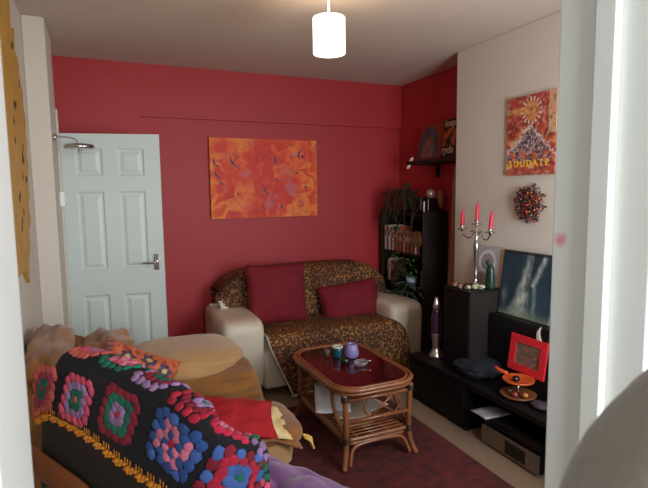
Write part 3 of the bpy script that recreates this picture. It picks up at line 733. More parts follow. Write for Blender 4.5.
def archprint(u, v):
    c = mix((150,146,160), (196,186,178), fbm(u*4, v*4, 2)+.5)
    d = hypot((u-.38)*1.0, (v-.60)*1.0)
    if abs(d-.27) < .045 and v > .35: c = (206,206,214)
    elif d < .23: c = mix((120,124,146), (160,150,140), v)
    if v < .3: c = mix((96,96,92), (170,160,140), fbm(u*8, v*8, 5)+.5)
    if u > .80: c = (206,176,150)
    return c
def leanframe(x, y0, z, lean): return frame((x, y0, z), (0, -1, 0), (sin(lean), 0, cos(lean)))
o = painting('arch_print', .275, .275, .006, leanframe(2.485, 2.87, cz_+.001, .14), archprint, nx=60, ny=60); tag(o, 'pale lilac print of an arch behind the green figurine', 'picture')
def waterfall(u, v):
    x = u*2; y = v*2.6
    c = mix((18,34,44), (44,70,84), fbm(x*1.6, y*.8, 6)+.45)
    # two streams merging downwards
    w = fbm(x*1.5, y*3, 3)*.05
    def strand(cx, wd): return max(0, 1-abs(u-cx-w)/wd)**.7
    q = 1-v
    st = strand(.56-.16*q, .085+.20*q*q)*(.75+.25*q)
    if v > .5: st = max(st, strand(.86-.42*q, .07)*.9)
    else: st = max(st, strand(.66+.05*q, .06)*.5)
    st = max(st, .5*max(0, 1-hypot((u-.10)/.12, (v-.28)/.25)))
    c = mix(c, (190,194,180), 1.25*st*(.75+fbm(x*6, y*2, 8)))
    if v < .14: c = mix(c, (126,128,108), (.14-v)*6)
    if v > .96 or u < .015: c = mix(c, (20,28,34), .7)
    return c
o = painting('waterfall_canvas', .42, .425, .018, leanframe(2.455, 2.585, .7362, .12), waterfall, nx=90, ny=100); tag(o, 'dark blue canvas of a pale waterfall leaning on the wall', 'painting')

# crescent moon on the black cabinet
bm = BM(); A = []
for k in range(17):
    a = radians(100+160*k/16); A.append((.065*cos(a), .065*sin(a)))
for k in range(15, 0, -1):
    a = radians(100+160*k/16); A.append((.065*cos(a)*.62+.0, .065*sin(a)*.97))
MM = frame((2.3618, 2.10, .685), (0, -1, 0), (0, 0, 1)) @ Matrix.Rotation(radians(25), 4, 'Z') @ Matrix.Diagonal((1.1, 1.1, 1, 1))
prism(bm, A, .006, MM); o = obj('crescent_moon', bm, mat('ivory_moon', (206,198,180), .5)); tag(o, 'pale crescent moon ornament behind the red-framed picture', 'ornament')

# red framed picture
rp = root('picture_frame', (2.25, 2.14, .50), 'small bright red framed picture leaning beside the orange tray', 'picture frame')
RZ = .441
RF = leanframe(2.315, 2.345, RZ, .14)
# easel / box it stands on
def redart(u, v):
    t = fbm(u*7, v*7, 4); t2 = fbm(u*9+4, v*9, 7)
    c = mix((70,60,50), (150,110,74), t+.5); 
    if t2 > .16: c = (60,92,120)
    if t2 < -.2: c = (170,70,60)
    return c
bm = BM(); w_, h_, bw = .28, .225, .046
for (a, b, c, d) in ((0, w_, 0, bw), (0, w_, h_-bw, h_), (0, bw, bw, h_-bw), (w_-bw, w_, bw, h_-bw)): box(bm, a, b, c, d, 0, .014, M=RF)
obj('frame', bm, mat('bright_red_frame', (206,34,44), .5, var=.08), rp)
painting('artwork', w_-2*bw, h_-2*bw, .006, RF @ Matrix.Translation((bw, bw, .001)), redart, rp, nx=50, ny=40)
bm = BM(); prism(bm, [(.1, .0), (.18, 0), (.15, .18), (.13, .18)], -.004, RF); obj('easel_strut', bm, M_black, rp)
# box the picture stands on
o = obj('storage_box', B(2.322, 2.361, 1.94, 2.36, .331, .440, bev=.004), M_black); tag(o, 'low black box behind the orange cake stand holding the red picture', 'box')

# two tier orange stand
ts = root('tiered_stand', (2.17, 2.12, .33), 'two-tier orange glazed serving stand on the bench', 'cake stand')
sc_ = (2.215, 2.165, .331)
bm = BM(); lathe(bm, [(0, 0), (.05, 0), (.098, .012), (.105, .022), (.1, .024), (.05, .010), (0, .008)], sc_, ns=32); obj('lower_plate', bm, mat('brown_glaze', (130,74,44), .35, var=.4, vs=25), ts, True)
bm = BM(); lathe(bm, [(0, 0), (.008, 0), (.010, .03), (.007, .085)], (sc_[0], sc_[1], sc_[2]+.008)); obj('post', bm, M_sil, ts, True)
bm = BM(); lathe(bm, [(0, .09), (.05, .09), (.088, .10), (.092, .112), (.088, .112), (.05, .098), (0, .096)], sc_, ns=32); obj('upper_plate', bm, M_clayorange, ts, True)
bm = BM(); ball(bm, (2.195, 2.165, .331+.115), (.022, .022, .018), 2, nz=.2); o = obj('dark_trinket', bm, M_plastic, None, True); tag(o, 'small dark round trinket on upper plate of the orange stand', 'trinket')
bm = BM(); tube(bm, [(2.20, 2.24, .331+.122), (2.19, 2.30, .331+.126), (2.20, 2.335, .331+.128)], .012, sm=4); o = obj('orange_carrot_ornament', bm, mat('orange_red', (206,80,50), .5), None, True); o.name = 'orange_spoon_rest'; tag(o, 'thin orange ornament lying over left rim of the upper plate', 'ornament')
for (x, y, c, l) in ((2.21, 2.105, (190,120,60), 'amber'), (2.165, 2.14, (150,60,50), 'red'), (2.18, 2.20, (90,60,44), 'brown')):
    bm = BM(); ball(bm, (x, y, .331+.033), (.017, .02, .015), 2, nz=.2); o = obj('polished_stone', bm, mat(l+'_stone', c, .3, var=.3, vs=30), None, True); tag(o, l+' polished stone on lower plate of the orange stand', 'stone')
bm = BM(); ball(bm, (2.20, 1.98, .352), (.05, .07, .021), 2, nz=.3); o = obj('trinket_pouch', bm, mat('dark_patterned_cloth', (74,50,58), .8, c2=(40,36,48), vs=30), None, True); tag(o, 'dark patterned pouch right of the orange stand', 'pouch')
bm = BM(); tube(bm, [(2.5, 0, 0), (2.5, 0, 0.01)], .001); bm.free()

# ------------------------------------------------------------------ alcove: shelf and canvases
sf = root('wall_shelf', (2.7, 3.62, 1.83), 'dark floating shelf high in the red alcove', 'shelf')
obj('board', B(2.60, 2.81, 3.20, 3.96, 1.80, 1.83, bev=.003), M_brownblack, sf)
for y in (3.35, 3.75):
    bm = BM(); box(bm, 2.78, 2.81, y-.01, y+.01, 1.68, 1.80, bev=.002); box(bm, 2.66, 2.80, y-.01, y+.01, 1.785, 1.80, bev=.002); obj('bracket', bm, M_brownblack, sf)
def archart(u, v):
    c = mix((120,36,26), (176,66,34), fbm(u*4, v*4, 2)+.4)
    d = hypot((u-.45)*.9, (v-.25)*.62)
    if d < .42: c = mix((52,50,54), (80,84,100), fbm(u*9, v*2, 5)+.5)
    if d < .25: c = mix((96,60,46), (150,120,96), fbm(u*6, v*6, 9)+.4)
    if v < .08: c = (110,40,30)
    return c
al = root('arch_canvas', (2.7, 3.63, 1.83), 'orange canvas with dark arch on the high alcove shelf', 'painting')
painting('canvas', .33, .33, .015, leanframe(2.70, 3.925, 1.831, .2), archart, al, nx=50, ny=50)
def leafart(u, v):
    c = (40,26,24)
    t = fbm(u*5, v*4, 3)
    if .3 < v < .75 and t > -.05: c = mix((120,50,30), (190,110,50), t*2+.4)
    return c
lm = leanframe(2.715, 3.595, 1.831, .16)
ip = root('slogan_canvas', (2.7, 3.33, 1.83), 'dark canvas with pale lettering on the alcove shelf by the corner', 'sign')
painting('canvas', .30, .34, .015, lm, leafart, ip, nx=50, ny=50)
M_let = mat('pale_lettering', (196,186,160), .6)
text('lettering', 'insp', .088, lm @ Matrix.Translation((.012, .275, .016)), M_let, ip)
text('lettering', 'ryda', .092, lm @ Matrix.Translation((.006, .045, .016)), M_let, ip)
for (p, lab) in (((2.612, 3.90, 1.846), 'white petal-shaped ornament on far end of the alcove shelf'), ((2.612, 3.945, 1.783), 'white petal-shaped ornament hanging below end of the alcove shelf')):
    bm = BM(); ball(bm, p, (.012, .034, .016), 2, M=Matrix.Rotation(-.5, 4, 'X')); o = obj('white_petal', bm, mat('white_gloss', (236,230,226), .3, emit=None), None, True); tag(o, lab, 'ornament')

# plank leaning in the corner between bookcase and chimney breast
bm = BM(); Mp = Matrix.Translation((2.665, 3.40, 0)) @ Matrix.Rotation(radians(3.4), 4, 'X')
box(bm, -.012, .012, -.05, .05, .004, 1.76, bev=.003, M=Mp)
o = obj('leaning_plank', bm, M_plank); tag(o, 'pale wooden plank leaning between bookcase and chimney breast', 'plank')

# ------------------------------------------------------------------ bookcase
bc = root('bookcase', (2.65, 3.9, 0), 'tall dark bookcase in the alcove beside the loveseat', 'bookcase')
bx0, bx1, by0, by1, bz = 2.54, 2.805, 3.60, 4.32, 1.38
obj('side_panel', B(bx0, bx1, by0, by0+.02, 0, bz, bev=.002), M_brownblack, bc); obj('side_panel', B(bx0, bx1, by1-.02, by1, 0, bz, bev=.002), M_brownblack, bc)
obj('back_panel', B(bx1-.012, bx1, by0+.02, by1-.02, 0, bz), M_black, bc)
for z in (.05, .42, .70, .995, 1.355): obj('shelf', B(bx0+.004, bx1-.012, by0+.02, by1-.02, z-.02, z), M_brownblack, bc)
bcols = [(236,232,220),(44,84,64),(220,214,200),(150,60,60),(206,206,206),(60,70,110),(180,84,50),(120,48,34),(150,90,60),(84,44,34),(196,150,90),(100,60,50),(170,60,40),(70,40,40),(120,90,60),(60,30,30),(210,180,140),(96,40,60)]
hwords = ['tall','short','slim','thick']
cname = ['cream','green','ivory','dull red','light grey','navy','orange','rust','brown','maroon','tan','dark brown','red','dark plum','olive','black-red','sand','burgundy']
def book(y, w, h, z, k, x0=2.552, dpt=.17, lab=None, grp=None):
    c = bcols[k % len(bcols)]
    r_ = root('book', (x0+dpt/2, y+w/2, z), lab, 'book', group=grp)
    obj('cover', B(x0, x0+dpt, y, y+w, z, z+h, bev=.0025), mat('cover_%s' % cname[k % 18].replace(' ', '_'), c, .5, var=.2, vs=30), r_)
    obj('spine_label', B(x0-.0012, x0+.0002, y+w*.22, y+w*.78, z+h*.55, z+h*.82), mat('spine_title', mix(c, (240,230,200) if sum(c) < 380 else (60,40,40), .6), .5, var=.5, vs=90), r_)
    obj('page_block', B(x0+.006, x0+dpt-.004, y+.004, y+w-.004, z+h-.002, z+h+.0006), M_paper, r_)
y = by1-.05; k = 0; gap = 0
specs = [.036,.028,.040,.030,.026,.034,.03,.028,.034,.03,.026,.034,.03,.028,.03,.03,.028,.03]
for i, w in enumerate(specs):
    y -= w+.0015
    if y < by0+.03: break
    hs = (.235,.225,.24,.22,.215,.23)[i % 6] - (.05 if i > 6 else 0)
    nm_ = lambda j: cname[j]
    if i == 0: lab_ = nm_(0)+' book at the wall end of the upper book row'
    else: lab_ = '%s book between the %s and %s ones, upper book row' % (nm_(i), nm_(i-1), nm_(i+1)) if y > by0+.07 and i < len(specs)-1 else nm_(i)+' book at the near end of the upper book row'
    book(y, w, hs, .9955, i, lab=lab_, grp='books on the upper bookcase shelf')
y = by1-.10
for i, (w, k, h) in enumerate(((.026, 8, .2), (.03, 2, .21), (.028, 7, .2), (.03, 13, .19))):
    y -= w+.0015; book(y, w, h, .7005, k, lab='%s book on the middle shelf behind the hanging ivy' % cname[k], grp='books on the middle bookcase shelf')
book(3.615, .035, .16, .7005, 10, lab='tan book at the near end of the middle bookcase shelf')
# round basket trivet in front of books
bm = BM()
for k in range(6): tube(bm, [(2.546, 3.70+(.015+.011*k)*cos(t*pi/10), 1.135+(.015+.011*k)*sin(t*pi/10)) for t in range(20)], .005, closed=True, ns=6)
o = obj('woven_disc', bm, mat('woven_straw', (120,84,46), .7, var=.3, vs=40), None, True); tag(o, 'round woven straw disc propped before the upper book row', 'ornament')

def leaf(bm, p, d, ln, wd, mi=0):
    d = Vector(d).normalized(); s = d.cross(Vector((0, 0, 1)));
    s = s.normalized() if s.length > .1 else Vector((1, 0, 0)); n = s.cross(d)
    p = Vector(p); P = []
    for t, w in ((0, .0), (.25, .8), (.5, 1), (.75, .7), (1, 0)):
        P.append((p+d*ln*t-n*ln*.35*t*t*0+Vector((0, 0, -ln*.3*t*t)), s*wd/2*w, n))
    L_ = [bm.verts.new(c+w_-n_*wd*.12) for c, w_, n_ in P[1:-1]]; R_ = [bm.verts.new(c-w_-n_*wd*.12) for c, w_, n_ in P[1:-1]]; Cc = [bm.verts.new(c) for c, w_, n_ in P]
    fs = [(Cc[0], L_[0], Cc[1]), (Cc[0], Cc[1], R_[0])]
    for i in range(2): fs += [(Cc[i+1], L_[i], L_[i+1], Cc[i+2]), (Cc[i+1], Cc[i+2], R_[i+1], R_[i])]
    fs += [(Cc[3], L_[2], Cc[4]), (Cc[3], Cc[4], R_[2])]
    for f in fs: q_ = bm.faces.new(f); q_.smooth = True; q_.material_index = mi
def rnd(a, b): return random.uniform(a, b)
# trailing plant on top (dry vine mass)
tv = root('trailing_plant', (2.62, 3.82, bz), 'dark trailing vine plant spilling over top of the bookcase', 'plant')
bm = BM(); lathe(bm, [(0, 0), (.05, 0), (.065, .09), (.058, .09), (.045, .01), (0, .01)], (2.66, 3.95, bz)); obj('pot', bm, M_black, tv, True)
bm = BM(); bl = BM()
for k in range(46):
    a = rnd(0, 2*pi); y1 = rnd(3.68, 4.28); x1 = rnd(2.46, 2.66); top = bz+rnd(.12, .25)-.15*abs(y1-3.85)
    y0 = 3.95+rnd(-.04, .04)
    endz = bz+rnd(.0, .06)-(rnd(0, .28) if (y1 > 3.95 or rnd(0, 1) < .25) else 0)
    xe = 2.475 if endz < bz else max(x1, 2.50)
    P = smoothpts([(2.66, y0, bz+.07), ((2.66+x1)/2, (y0*2+y1)/3, top), (x1, (y0+y1*2)/3, top-.02), (xe, y1, endz)], 5)
    P = [p+Vector((0, 0, 0)) for p in P]; tube(bm, P, .003, ns=5)
    for p in P[4:]:
        if rnd(0, 1) < .55:
            n_ = p if not (p.x > 2.49 and p.z < bz+.015) else p+Vector((0, 0, .02)); leaf(bl, n_, (rnd(-1, .2), rnd(-1, 1), rnd(-.3, .8)), rnd(.03, .055), rnd(.014, .026))
obj('stems', bm, M_dry, tv, True); obj('leaves', bl, mat('dull_vine_leaves', (70,66,40), .6, c2=(34,38,26), vs=20), tv, True)
bx = root('black_planter', (2.68, 3.68, bz), 'black square planter on the bookcase top near the corner', 'planter')
bm = BM(); box(bm, 2.60, 2.74, 3.62, 3.72, bz, bz+.115, bev=.006); obj('pot_left', bm, M_plastic, bx); bx.children[0].name = 'pot'
bm = BM(); box(bm, 2.60, 2.74, 3.728, 3.84, bz, bz+.12, bev=.006); o = obj('black_box', bm, M_plastic); tag(o, 'black glossy box between vine pot and black planter on bookcase', 'box')
gj = root('glass_globe', (2.66, 3.68, bz+.115), 'clear glass globe resting on the black planter', 'globe')
bm = BM(); ball(bm, (2.655, 3.66, bz+.155), .042, 3); obj('globe', bm, mat('globe_glass', (170,150,140), .08, .5, var=.2), gj, True)
sl = root('salt_lamp', (2.6, 3.6, bz), 'orange salt crystal lamp on the bookcase near corner', 'lamp')
bm = BM(); lathe(bm, [(.045, 0), (.045, .012)], (2.745, 3.64, bz)); obj('base', bm, M_black, sl)
bm = BM(); t = BM(); bmesh.ops.create_icosphere(t, subdivisions=3, radius=1)
for v in t.verts: v.co = Vector((2.745+v.co.x*.042, 3.64+v.co.y*.05, bz+.10+v.co.z*.092*(1+.12*noise.noise(v.co*3)))); 
merge(bm, t); obj('crystal', bm, mat('salt_crystal', (156,78,48), .6, var=.3, vs=20, bump=.4, bs=40), sl)
bm = BM(); tube(bm, [(2.56, 3.622, bz+.0005), (2.56, 3.62, bz+.09)], .006); o = obj('white_candle_stub', bm, M_fr, None, True); tag(o, 'thin cream candle stick standing before the salt lamp', 'candle')
# ivy on middle shelf + dark leafy plant on the lower shelf
iv = root('ivy_plant', (2.60, 3.86, .70), 'green ivy hanging from the middle bookcase shelf', 'plant')
bm = BM(); bl = BM()
lathe(bm, [(0, 0), (.04, 0), (.055, .075), (.048, .075), (.035, .01), (0, .01)], (2.585, 3.84, .7005)); obj('pot', bm, mat('pale_blue_pot', (176,196,214), .35), iv, True)
for k in range(70):
    a = rnd(0, 2*pi); r_ = rnd(.02, .10); z = .79+rnd(-.02, .17)
    leaf(bl, (min(2.62, 2.54+r_*cos(a)*.8), 3.86+r_*sin(a)*1.3, z), (cos(a)-.5, sin(a), rnd(-.6, .4)), rnd(.03, .05), rnd(.02, .032))
for k in range(30):
    leaf(bl, (2.485+rnd(-.02, 0), 3.93+rnd(-.05, .05), rnd(.95, 1.25)), (-.6, rnd(-1, 1), rnd(-.6, .2)), rnd(.03, .045), rnd(.018, .028))
obj('leaves', bl, M_leaf, iv, True)
bm = BM(); tube(bm, [(2.483, 3.93, 1.27), (2.475, 3.95, 1.1), (2.48, 3.92, .95), (2.53, 3.87, .80)], .003, sm=5); obj('stem', bm, M_dry, iv, True)
pd = root('peace_lily', (2.56, 3.86, .42), 'dark broad-leaved plant behind the loveseat right arm', 'plant')
bm = BM(); bl = BM(); lathe(bm, [(0, 0), (.06, 0), (.075, .12), (.066, .12), (.05, .01), (0, .01)], (2.62, 3.85, .4205)); obj('pot', bm, M_black, pd, True)
for k in range(60):
    a = rnd(pi*.45, pi*1.55); e = rnd(.1, 1.1); r_ = rnd(.02, .13)
    leaf(bl, (2.55+r_*cos(a)*.6, 3.85+r_*sin(a)*1.4, .62+rnd(0, .13)), (cos(a), sin(a), rnd(-.3, .6)), rnd(.06, .11), rnd(.022, .036))
obj('leaves', bl, M_leafd, pd, True)

# ------------------------------------------------------------------ mustard sofa (front left, along left wall)
ms = root('mustard_sofa', (.15, 2.5, 0), 'tan and mustard draped sofa against the left wall', 'sofa')
obj('base', puffy(-.36, .76, 2.12, 3.02, .03, .38, p=12), M_tan, ms, True)
obj('seat_cushion', puffy(-.20, .80, 2.10, 2.62, .25, .44, p=6, nz=.03), M_tan, ms, True)
obj('backrest', puffy(-.362, -.06, 2.10, 3.0, .20, .85, p=5, nz=.05, seed=2), M_brownfab, ms, True)
obj('armrest', puffy(-.30, .69, 2.58, 3.02, .10, .70, p=5, nz=.03, seed=5), M_brownfab, ms, True)
obj('arm_cushion', puffy(.0, .685, 2.50, 3.04, .575, .745, p=2.8, nz=.06, seed=7), M_tan, ms, True)
for (x, y) in ((-.3, 2.2), (.68, 2.2), (-.3, 2.95), (.62, 2.95)):
    bm = BM(); lathe(bm, [(.02, 0), (.026, .05)], (x, y, 0)); obj('foot', bm, M_black, ms, True)
mt = root('mustard_throw', (.2, 2.5, .5), 'mustard brown throw draped over the sofa seat and back', 'throw')
pf = smoothpts([(2.62, .66, 0), (2.52, .625, 0), (2.475, .57, 0), (2.46, .50, 0), (2.44, .465, 0), (2.36, .452, 0), (2.25, .452, 0), (2.14, .452, 0), (2.09, .43, 0)], 6)
def mth(u, v):
    k = v*(len(pf)-1); i = min(len(pf)-2, int(k)); f = k-i; p = pf[i]*(1-f)+pf[i+1]*f
    x = -.02+u*(.70+.12*v); y, z = p.x, p.y
    w = noise.noise(Vector((x*3, y*9+z*9, 1)))*.022+.010*sin((y+z*1.3)*40+x*3)
    if z > .47: y -= abs(w)*1.5; z += w*.3
    else: z += abs(w)*.7
    if x > .66: z -= (x-.66)*.5*(1 if v > .45 else .3)
    return Vector((x, y, z))
o = obj('drape', surf(mth, 50, 70), M_mustard, mt, True); solid(o, .012, 1)
def mfr(u, v):    # front fall over the seat edge
    y = 2.09+.50*u; z = .455-.02-.17*v; x = .815+.012*v+.012*sin(u*17)+.01*noise.noise(Vector((y*8, z*8, 0)))
    return Vector((x, y, z-.03*sin(u*pi)*v))
# lumps of the throw over the back
def lump(x0, x1, y0, y1, z0, z1, s): return puffy(x0, x1, y0, y1, z0, z1, p=3, nz=.14, seed=s)
obj('bunched_fold', lump(-.350, -.15, 2.16, 2.95, .66, .925, 1), M_mustard, mt, True)
obj('bunched_fold', lump(-.14, .12, 2.42, 2.95, .56, .865, 5), M_mustard, mt, True)
# seat front edge
bm = BM(); t = puffy(.60, .835, 2.10, 2.50, .375, .462, p=4, nz=.05, seed=9); obj('hanging_corner', t, M_mustard, mt, True)
bm = BM()
for k in range(7): tube(bm, [(.825, 2.12+k*.007, .40), (.85+.003*k, 2.10+k*.006, .385), (.862, 2.09+.008*k, .352)], .005, sm=3)
obj('tassel', bm, mat('yellow_tassel', (206,170,84), .8), mt, True)
# red cushion + cream one on the seat
cr = cush('cream_cushion', 'cream cushion lying under the red one at sofa seat edge', .32, .32, .075, (.625, 2.255, .462), (.93, -.2, -.14), (.2, .95, .02), M_cream, seed=12, wr=.008)
rd = cush('red_seat_cushion', 'bright red cushion lying flat on the mustard sofa seat', .36, .32, .075, (.51, 2.17, .548), (.94, -.2, -.17), (.2, .95, .10), M_redcloth2, seed=21)
# patterned orange cushion
pcM = frame((.095, 2.27, .735), (.86, .05, -.46), (.36, .6, .62))
pcu = root('patterned_cushion', (.075, 2.27, .80), 'orange ethnic-patterned cushion with purple edging on the sofa', 'cushion')
o = obj('cover', cushion(.36, .34, .12, pcM, n=60, seed=4), M_book, pcu, True); Pi = pcM.inverted()
def patc(co):
    c = Pi @ co; u, v = c.x/.36, c.y/.34
    if u < -.40: return (112,60,84) if sin(v*90) > -.2 else (160,96,90)
    base = mix((172,76,42), (196,108,62), fbm(u*8, v*8, 2)+.5)
    d = hypot(u-.02, v-.0)
    if .10 < d < .14: return (96,50,60)
    if d < .05: return (210,150,70)
    for (a, b) in ((-.22, .26), (.05, .30), (.27, .22), (-.2, -.2), (.27, -.15), (.1, -.3)):
        q_ = hypot(u-a, v-b)
        if q_ < .035: return (190,150,90)
        if q_ < .09+.02*sin(atan2(v-b, u-a)*6): return (52,44,72)
    if fbm(u*14, v*14, 7) > .1: return (140,56,40)
    return base
setcol(o, patc)

# ------------------------------------------------------------------ armchair with crochet blanket (foreground)
e = Vector((-.5, .866, 0)); n_out = Vector((-.866, -.5, 0)); P0 = Vector((.14, 1.2, 0)); RC = .10; AS = -.01
cen = P0+e*AS-n_out*RC
def plan(a, ins=0):
    """outer face of the chair back; returns point and outward normal"""
    if a >= AS: return P0+e*a-n_out*ins, n_out
    s = (AS-a)/RC
    if s < pi/2:
        n = (n_out*cos(s)-e*sin(s)); return cen+n*(RC-ins), n
    return cen-e*(RC-ins)-n_out*((s-pi/2)*RC), -e
def ztop(a):
    z = 1.092-max(0, .33-a)*.10-max(0, .05-a)*.27
    if a < AS: z -= .04*min(1, (AS-a)/.2)**2
    if a < -.32: z -= (-.32-a)*.75
    if a > .60: z -= (a-.60)**2*3
    return z
R_ = .032
def S(a, b, off=0):
    """b metres down the outside from the crest; negative over the top and inside"""
    zt = ztop(a)+off
    if b >= 0:
        th = min(b/R_, pi/2); ins = R_*(1-sin(th)); z = zt-R_*(1-cos(th))
        rest = max(0, b-R_*pi/2); z -= rest
        p, n = plan(a, ins-off-.12*rest*.15); nn = n*sin(th)+Vector((0, 0, cos(th)))
        flare = .05*rest
        p = p+n*flare
    else:
        ins = R_+min(-b, .02); p, n = plan(a, ins); z = zt; nn = Vector((0, 0, 1))
        if -b > .02:
            q_ = min((-b-.02)/R_, pi/2); p = p-n*R_*sin(q_); z = zt-R_*(1-cos(q_))-max(0, -b-.02-R_*pi/2); nn = -n*sin(q_)+Vector((0, 0, cos(q_)))
    return Vector((p.x, p.y, z)), nn.normalized()
ac = root('armchair', (.25, 1.55, 0), 'dark armchair with curved honey wood frame under the crochet blanket', 'armchair')
# back body
A0, A1 = -.25, .72
def backbody(u, v):
    L_ = [.46, .40, .30, .2, .12, .06, .0, -.03, -.06, -.10, -.16, -.3, -.44]
    k = v*(len(L_)-1); i = min(len(L_)-2, int(k)); b = L_[i]*(1-(k-i))+L_[i+1]*(k-i)
    a = A0+(A1-.20+.20*min(1, abs(b)/.25)-A0)*u
    p, n = S(a, b, -.016); 
    return p
bm = surf(backbody, 60, 48)
# close ends by bridging edge loops to a cap
o = obj('backrest', bm, M_darkuph, ac, True); solid(o, .012, -1)
sdir = -n_out
def loc(s, d, z): return P0+e*s+sdir*d+Vector((0, 0, z))
bm = BM(); Mf = frame(P0, e, sdir)    # local x = along e, y = toward front, z up?
def obox(s0, s1, d0, d1, z0, z1, bev=.01): 
    b_ = BM(); M_ = Matrix((e, sdir, Vector((0, 0, 1)))).transposed().to_4x4(); M_.translation = P0
    box(b_, s0, s1, d0, d1, z0, z1, bev=bev, seg=3, M=M_); return b_
obj('inner_back', obox(.0, .62, .075, .13, .36, .80, .03), M_darkuph, ac, True)
obj('seat', obox(-.16, .45, .12, .70, .30, .44, .04), M_darkuph, ac, True)
# bentwood rail round the outside back
bm = BM(); rp_ = []
for k in range(30):
    a = -.27+1.05*k/29; p, n = plan(a, 0); z = .70-.05*max(0, (.72-a))-.12*max(0, .45-a)
    rp_.append(Vector((p.x, p.y, z))+n*.028)
tube(bm, rp_, .042, ns=12, flat=(1, .32)); obj('curved_rail', bm, M_wood, ac, True)
for (s, d) in ((-.1, .02), (.62, .02), (-.1, .64), (.38, .64)):
    bm = BM(); zt_ = .62 if d < .1 else .32
    if d < .1: p, n = plan(s, 0); tube(bm, [p+Vector((0, 0, .0)), p+n*.02+Vector((0, 0, .3)), p+n*.012+Vector((0, 0, zt_))], .018, sm=4)
    else: tube(bm, [loc(s, d, 0), loc(s, d-.01, zt_)], .018)
    obj('leg', bm, M_wood, ac, True)
# blanket
bk_ = root('crochet_blanket', (.14, 1.3, 1.0), 'black crochet blanket of colourful granny squares over the armchair back', 'blanket')
def hemb(a): return .235+.010*sin(a*9)
AB0, AB1 = -.26, .715
def blank(u, v):
    b = .235*(1-v)+(-.30)*v; a = AB0+(AB1-.20+.20*min(1, abs(b)/.235)-AB0)*u; b += hemb(a)-.235 if b > .1 else 0
    p, n = S(a, b); w = noise.noise(Vector((a*5, b*5, 2)))*.008
    return p+n*(w+.002)
o = obj('black_ground', surf(blank, 120, 70), M_knit, bk_, True); solid(o, .008, 0)
bm = BM(); pal = []
def puff(a, b, r1, r2, c, rot=0):
    p, n = S(a, b); w = noise.noise(Vector((a*5, b*5, 2)))*.008; p = p+n*(w+.008)
    p2, _ = S(a+.004, b); t = (p2-p); t = (t-n*t.dot(n)).normalized(); s = n.cross(t)
    M3 = Matrix((t*cos(rot)+s*sin(rot), -t*sin(rot)+s*cos(rot), n)).transposed().to_4x4()
    n0 = len(bm.verts); kk = rnd(.85, 1.2); ball(bm, p, (r1*kk, r2*rnd(.85, 1.15), .0048), 2, M=M3, nz=.35)
    pal.extend([mix(c, (0, 0, 0), rnd(0, .18))]*(len(bm.verts)-n0))
PK=(226,84,112); HP=(220,40,84); LI=(166,128,176); GR=(24,112,88); DR=(140,26,48); BL=(46,84,150); CR=(196,32,60); SA=(216,100,92); LP=(232,130,156); RO=(176,60,84); NB=(70,104,176)
def granny(a, b, cs, s=.0198):
    for k in range(len(cs)):
        c = cs[k]; cc = (lambda i: c[i % len(c)]) if isinstance(c[0], tuple) else (lambda i: c)
        if k == 0:
            puff(a, b, .014, .014, cc(0)); continue
        m = k+1; i = 0; d = k*s
        for side in range(4):
            for j in range(m-1+ (1 if k > 1 else 1)):
                f = -1+2*(j+.5)/(m if k > 1 else 2)
                if k == 1 and j > 1: continue
                x, y, rt = [(f*d, -d, 0), (d, f*d, pi/2), (-f*d, d, 0), (-d, -f*d, pi/2)][side]
                puff(a+x+.42*y+rnd(-.002, .002), b+y+rnd(-.002, .002), s*.84, s*.72, cc(i), rt+rnd(-.2, .2)); i += 1
rows_ = [(.655, .150, [CR, GR, RO, SA]), (.445, .142, [SA, GR, LI, PK]), (.230, .122, [HP, LI, GR, DR]), (.015, .111, [CR, [LP, BL], [BL, LP, LP], [BL, BL, NB]]), (-.150, .116, [GR, NB, CR, [NB, DR]]),
         (.445, -.036, [PK, LI, PK, SA]), (.285, -.036, [HP, LP, [LP, PK], GR]), (.125, -.036, [CR, GR, DR, LI]), (-.03, -.036, [GR, LI, DR, CR]), (-.17, -.036, [GR, NB, LP, HP])]
def flush_(nm='granny_square'):
    global bm, pal
    o = obj(nm, bm, M_wool, bk_, True, recalc=False); a_ = o.data.color_attributes.new('Col', 'FLOAT_COLOR', 'POINT')
    for i, c in enumerate(pal): a_.data[i].color = (*lin(c), 1)
    bm = BM(); pal = []
for a, b, cs in rows_: granny(a, b, cs, .0212 if b > 0 else .0175); flush_()
for k in range(12): puff(-.245, -.05+k*.026, .012, .014, [GR, PK, GR, LI, LI, GR, GR, PK, HP, GR, LI, PK][k]); puff(-.228, -.037+k*.026, .010, .012, [PK, GR, LI, LI, GR, GR, PK, HP, GR, LI, GR, HP][k])
flush_('edge_motifs')
bm = BM(); a = AB0; M_or = mat('orange_wool', (214,134,34), .9, var=.15, vs=60, bump=.5, bs=260)
while a < AB1:
    for j in range(5):
        b = hemb(a)+.004; q_ = radians(180*j/4)
        p, n = S(a+.018*cos(q_), b+.015*sin(q_)); ball(bm, p+n*.004, (.0085, .0085, .006), 1)
    p, n = S(a, b+.004); ball(bm, p+n*.004, (.014, .014, .008), 1)
    for j in (-1, 0, 1):
        p, n = S(a+.012*j, b-.014); ball(bm, p+n*.007, (.0018, .0018, .011), 1)
    a += .050
obj('scalloped_edge', bm, M_or, bk_, True)
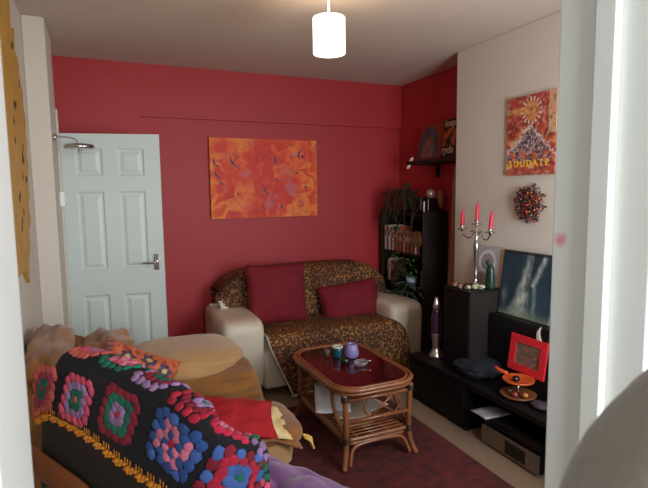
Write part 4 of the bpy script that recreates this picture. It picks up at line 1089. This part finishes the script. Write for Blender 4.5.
# purple throw on the armchair seat
def purp(u, v):
    pr_ = [(.24, .470), (.36, .472), (.50, .480), (.64, .495), (.725, .465), (.735, .34), (.74, .2)]
    k = v*(len(pr_)-1); i = min(len(pr_)-2, int(k)); f = k-i
    d = pr_[i][0]*(1-f)+pr_[i+1][0]*f; z = pr_[i][1]*(1-f)+pr_[i+1][1]*f
    s = -.17+.58*u; w = noise.noise(Vector((s*6, d*6, 3)))*.035+noise.noise(Vector((s*14, d*12, 5)))*.012
    if z > .4: z += abs(w)*1.2
    else: d += abs(w)
    return loc(s, d, z)
o = obj('purple_throw', surf(purp, 50, 50), M_purple, None, True); solid(o, .012, 1); tag(o, 'crumpled purple fleece throw lying on the armchair seat', 'throw')

# ------------------------------------------------------------------ close grey cloth in lower right foreground
bm = BM(); t = BM(); bmesh.ops.create_icosphere(t, subdivisions=5, radius=1)
for v in t.verts:
    c = v.co.copy(); k = 1+.03*noise.noise(c*4)
    top = c.z > 0
    v.co = Vector((.345+c.x*.175*k, .16+c.y*.10*k, (1.16+c.z*.322*k) if top else 1.16+c.z*1.155))
merge(bm, t)
M_fuzz = mat('grey_beige_fleece', (112,102,90), .95, var=.15, vs=12, bump=.15, bs=160, sheen=.2)
cg = root('draped_fleece', (.345, .145, 0), 'out-of-focus grey-beige fleece cloth draped in lower right foreground', 'cloth')
obj('fleece', bm, M_fuzz, cg, True)

# ------------------------------------------------------------------ lights
def area(name, loc, tgt, sx, sy, power, col):
    l = bpy.data.lights.new(name, 'AREA'); l.shape = 'RECTANGLE'; l.size = sx; l.size_y = sy; l.energy = power; l.color = col
    o = bpy.data.objects.new(name, l); COL.objects.link(o); o.location = loc
    o.rotation_euler = (Vector(tgt)-Vector(loc)).to_track_quat('-Z', 'Y').to_euler(); return o
area('window_daylight', (1.92, .49, 1.48), (1.75, 2.0, 1.32), .98, 1.2, 52, (.86, .93, 1.0))
area('hall_daylight', (.55, -1.5, 1.6), (.2, .6, 1.4), 1.5, 1.4, 115, (.95, .98, 1.0))
l = bpy.data.lights.new('bulb_light', 'POINT'); l.energy = 9; l.color = (1, .80, .58); l.shadow_soft_size = .035
o = bpy.data.objects.new('bulb_light', l); COL.objects.link(o); o.location = (px_, py_, 2.41)
w = bpy.data.worlds.new('world'); SC.world = w; w.use_nodes = True
w.node_tree.nodes['Background'].inputs[0].default_value = (.86, .92, .97, 1); w.node_tree.nodes['Background'].inputs[1].default_value = .8

# ------------------------------------------------------------------ camera
cam = bpy.data.cameras.new('camera'); co = bpy.data.objects.new('camera', cam); COL.objects.link(co); SC.camera = co
yaw, pitch, roll, f = radians(23.92), radians(5.905), radians(-.718), 500.2
fw = Vector((sin(yaw)*cos(pitch), cos(yaw)*cos(pitch), -sin(pitch))); r0 = Vector((cos(yaw), -sin(yaw), 0)); u0 = r0.cross(fw)
r2 = r0*cos(roll)+u0*sin(roll); u2 = -r0*sin(roll)+u0*cos(roll)
Mc = Matrix((r2, u2, -fw)).transposed().to_4x4(); Mc.translation = Vector((0, 0, 1.56)); co.matrix_world = Mc
cam.sensor_width = 36; cam.lens = f/648*36; cam.clip_start = .02
cam.dof.use_dof = True; cam.dof.focus_distance = 3.2; cam.dof.aperture_fstop = 11

vs_ = SC.view_settings; vs_.view_transform = 'Standard'; vs_.look = 'None'; vs_.exposure = 0; vs_.gamma = 1; vs_.use_curve_mapping = False
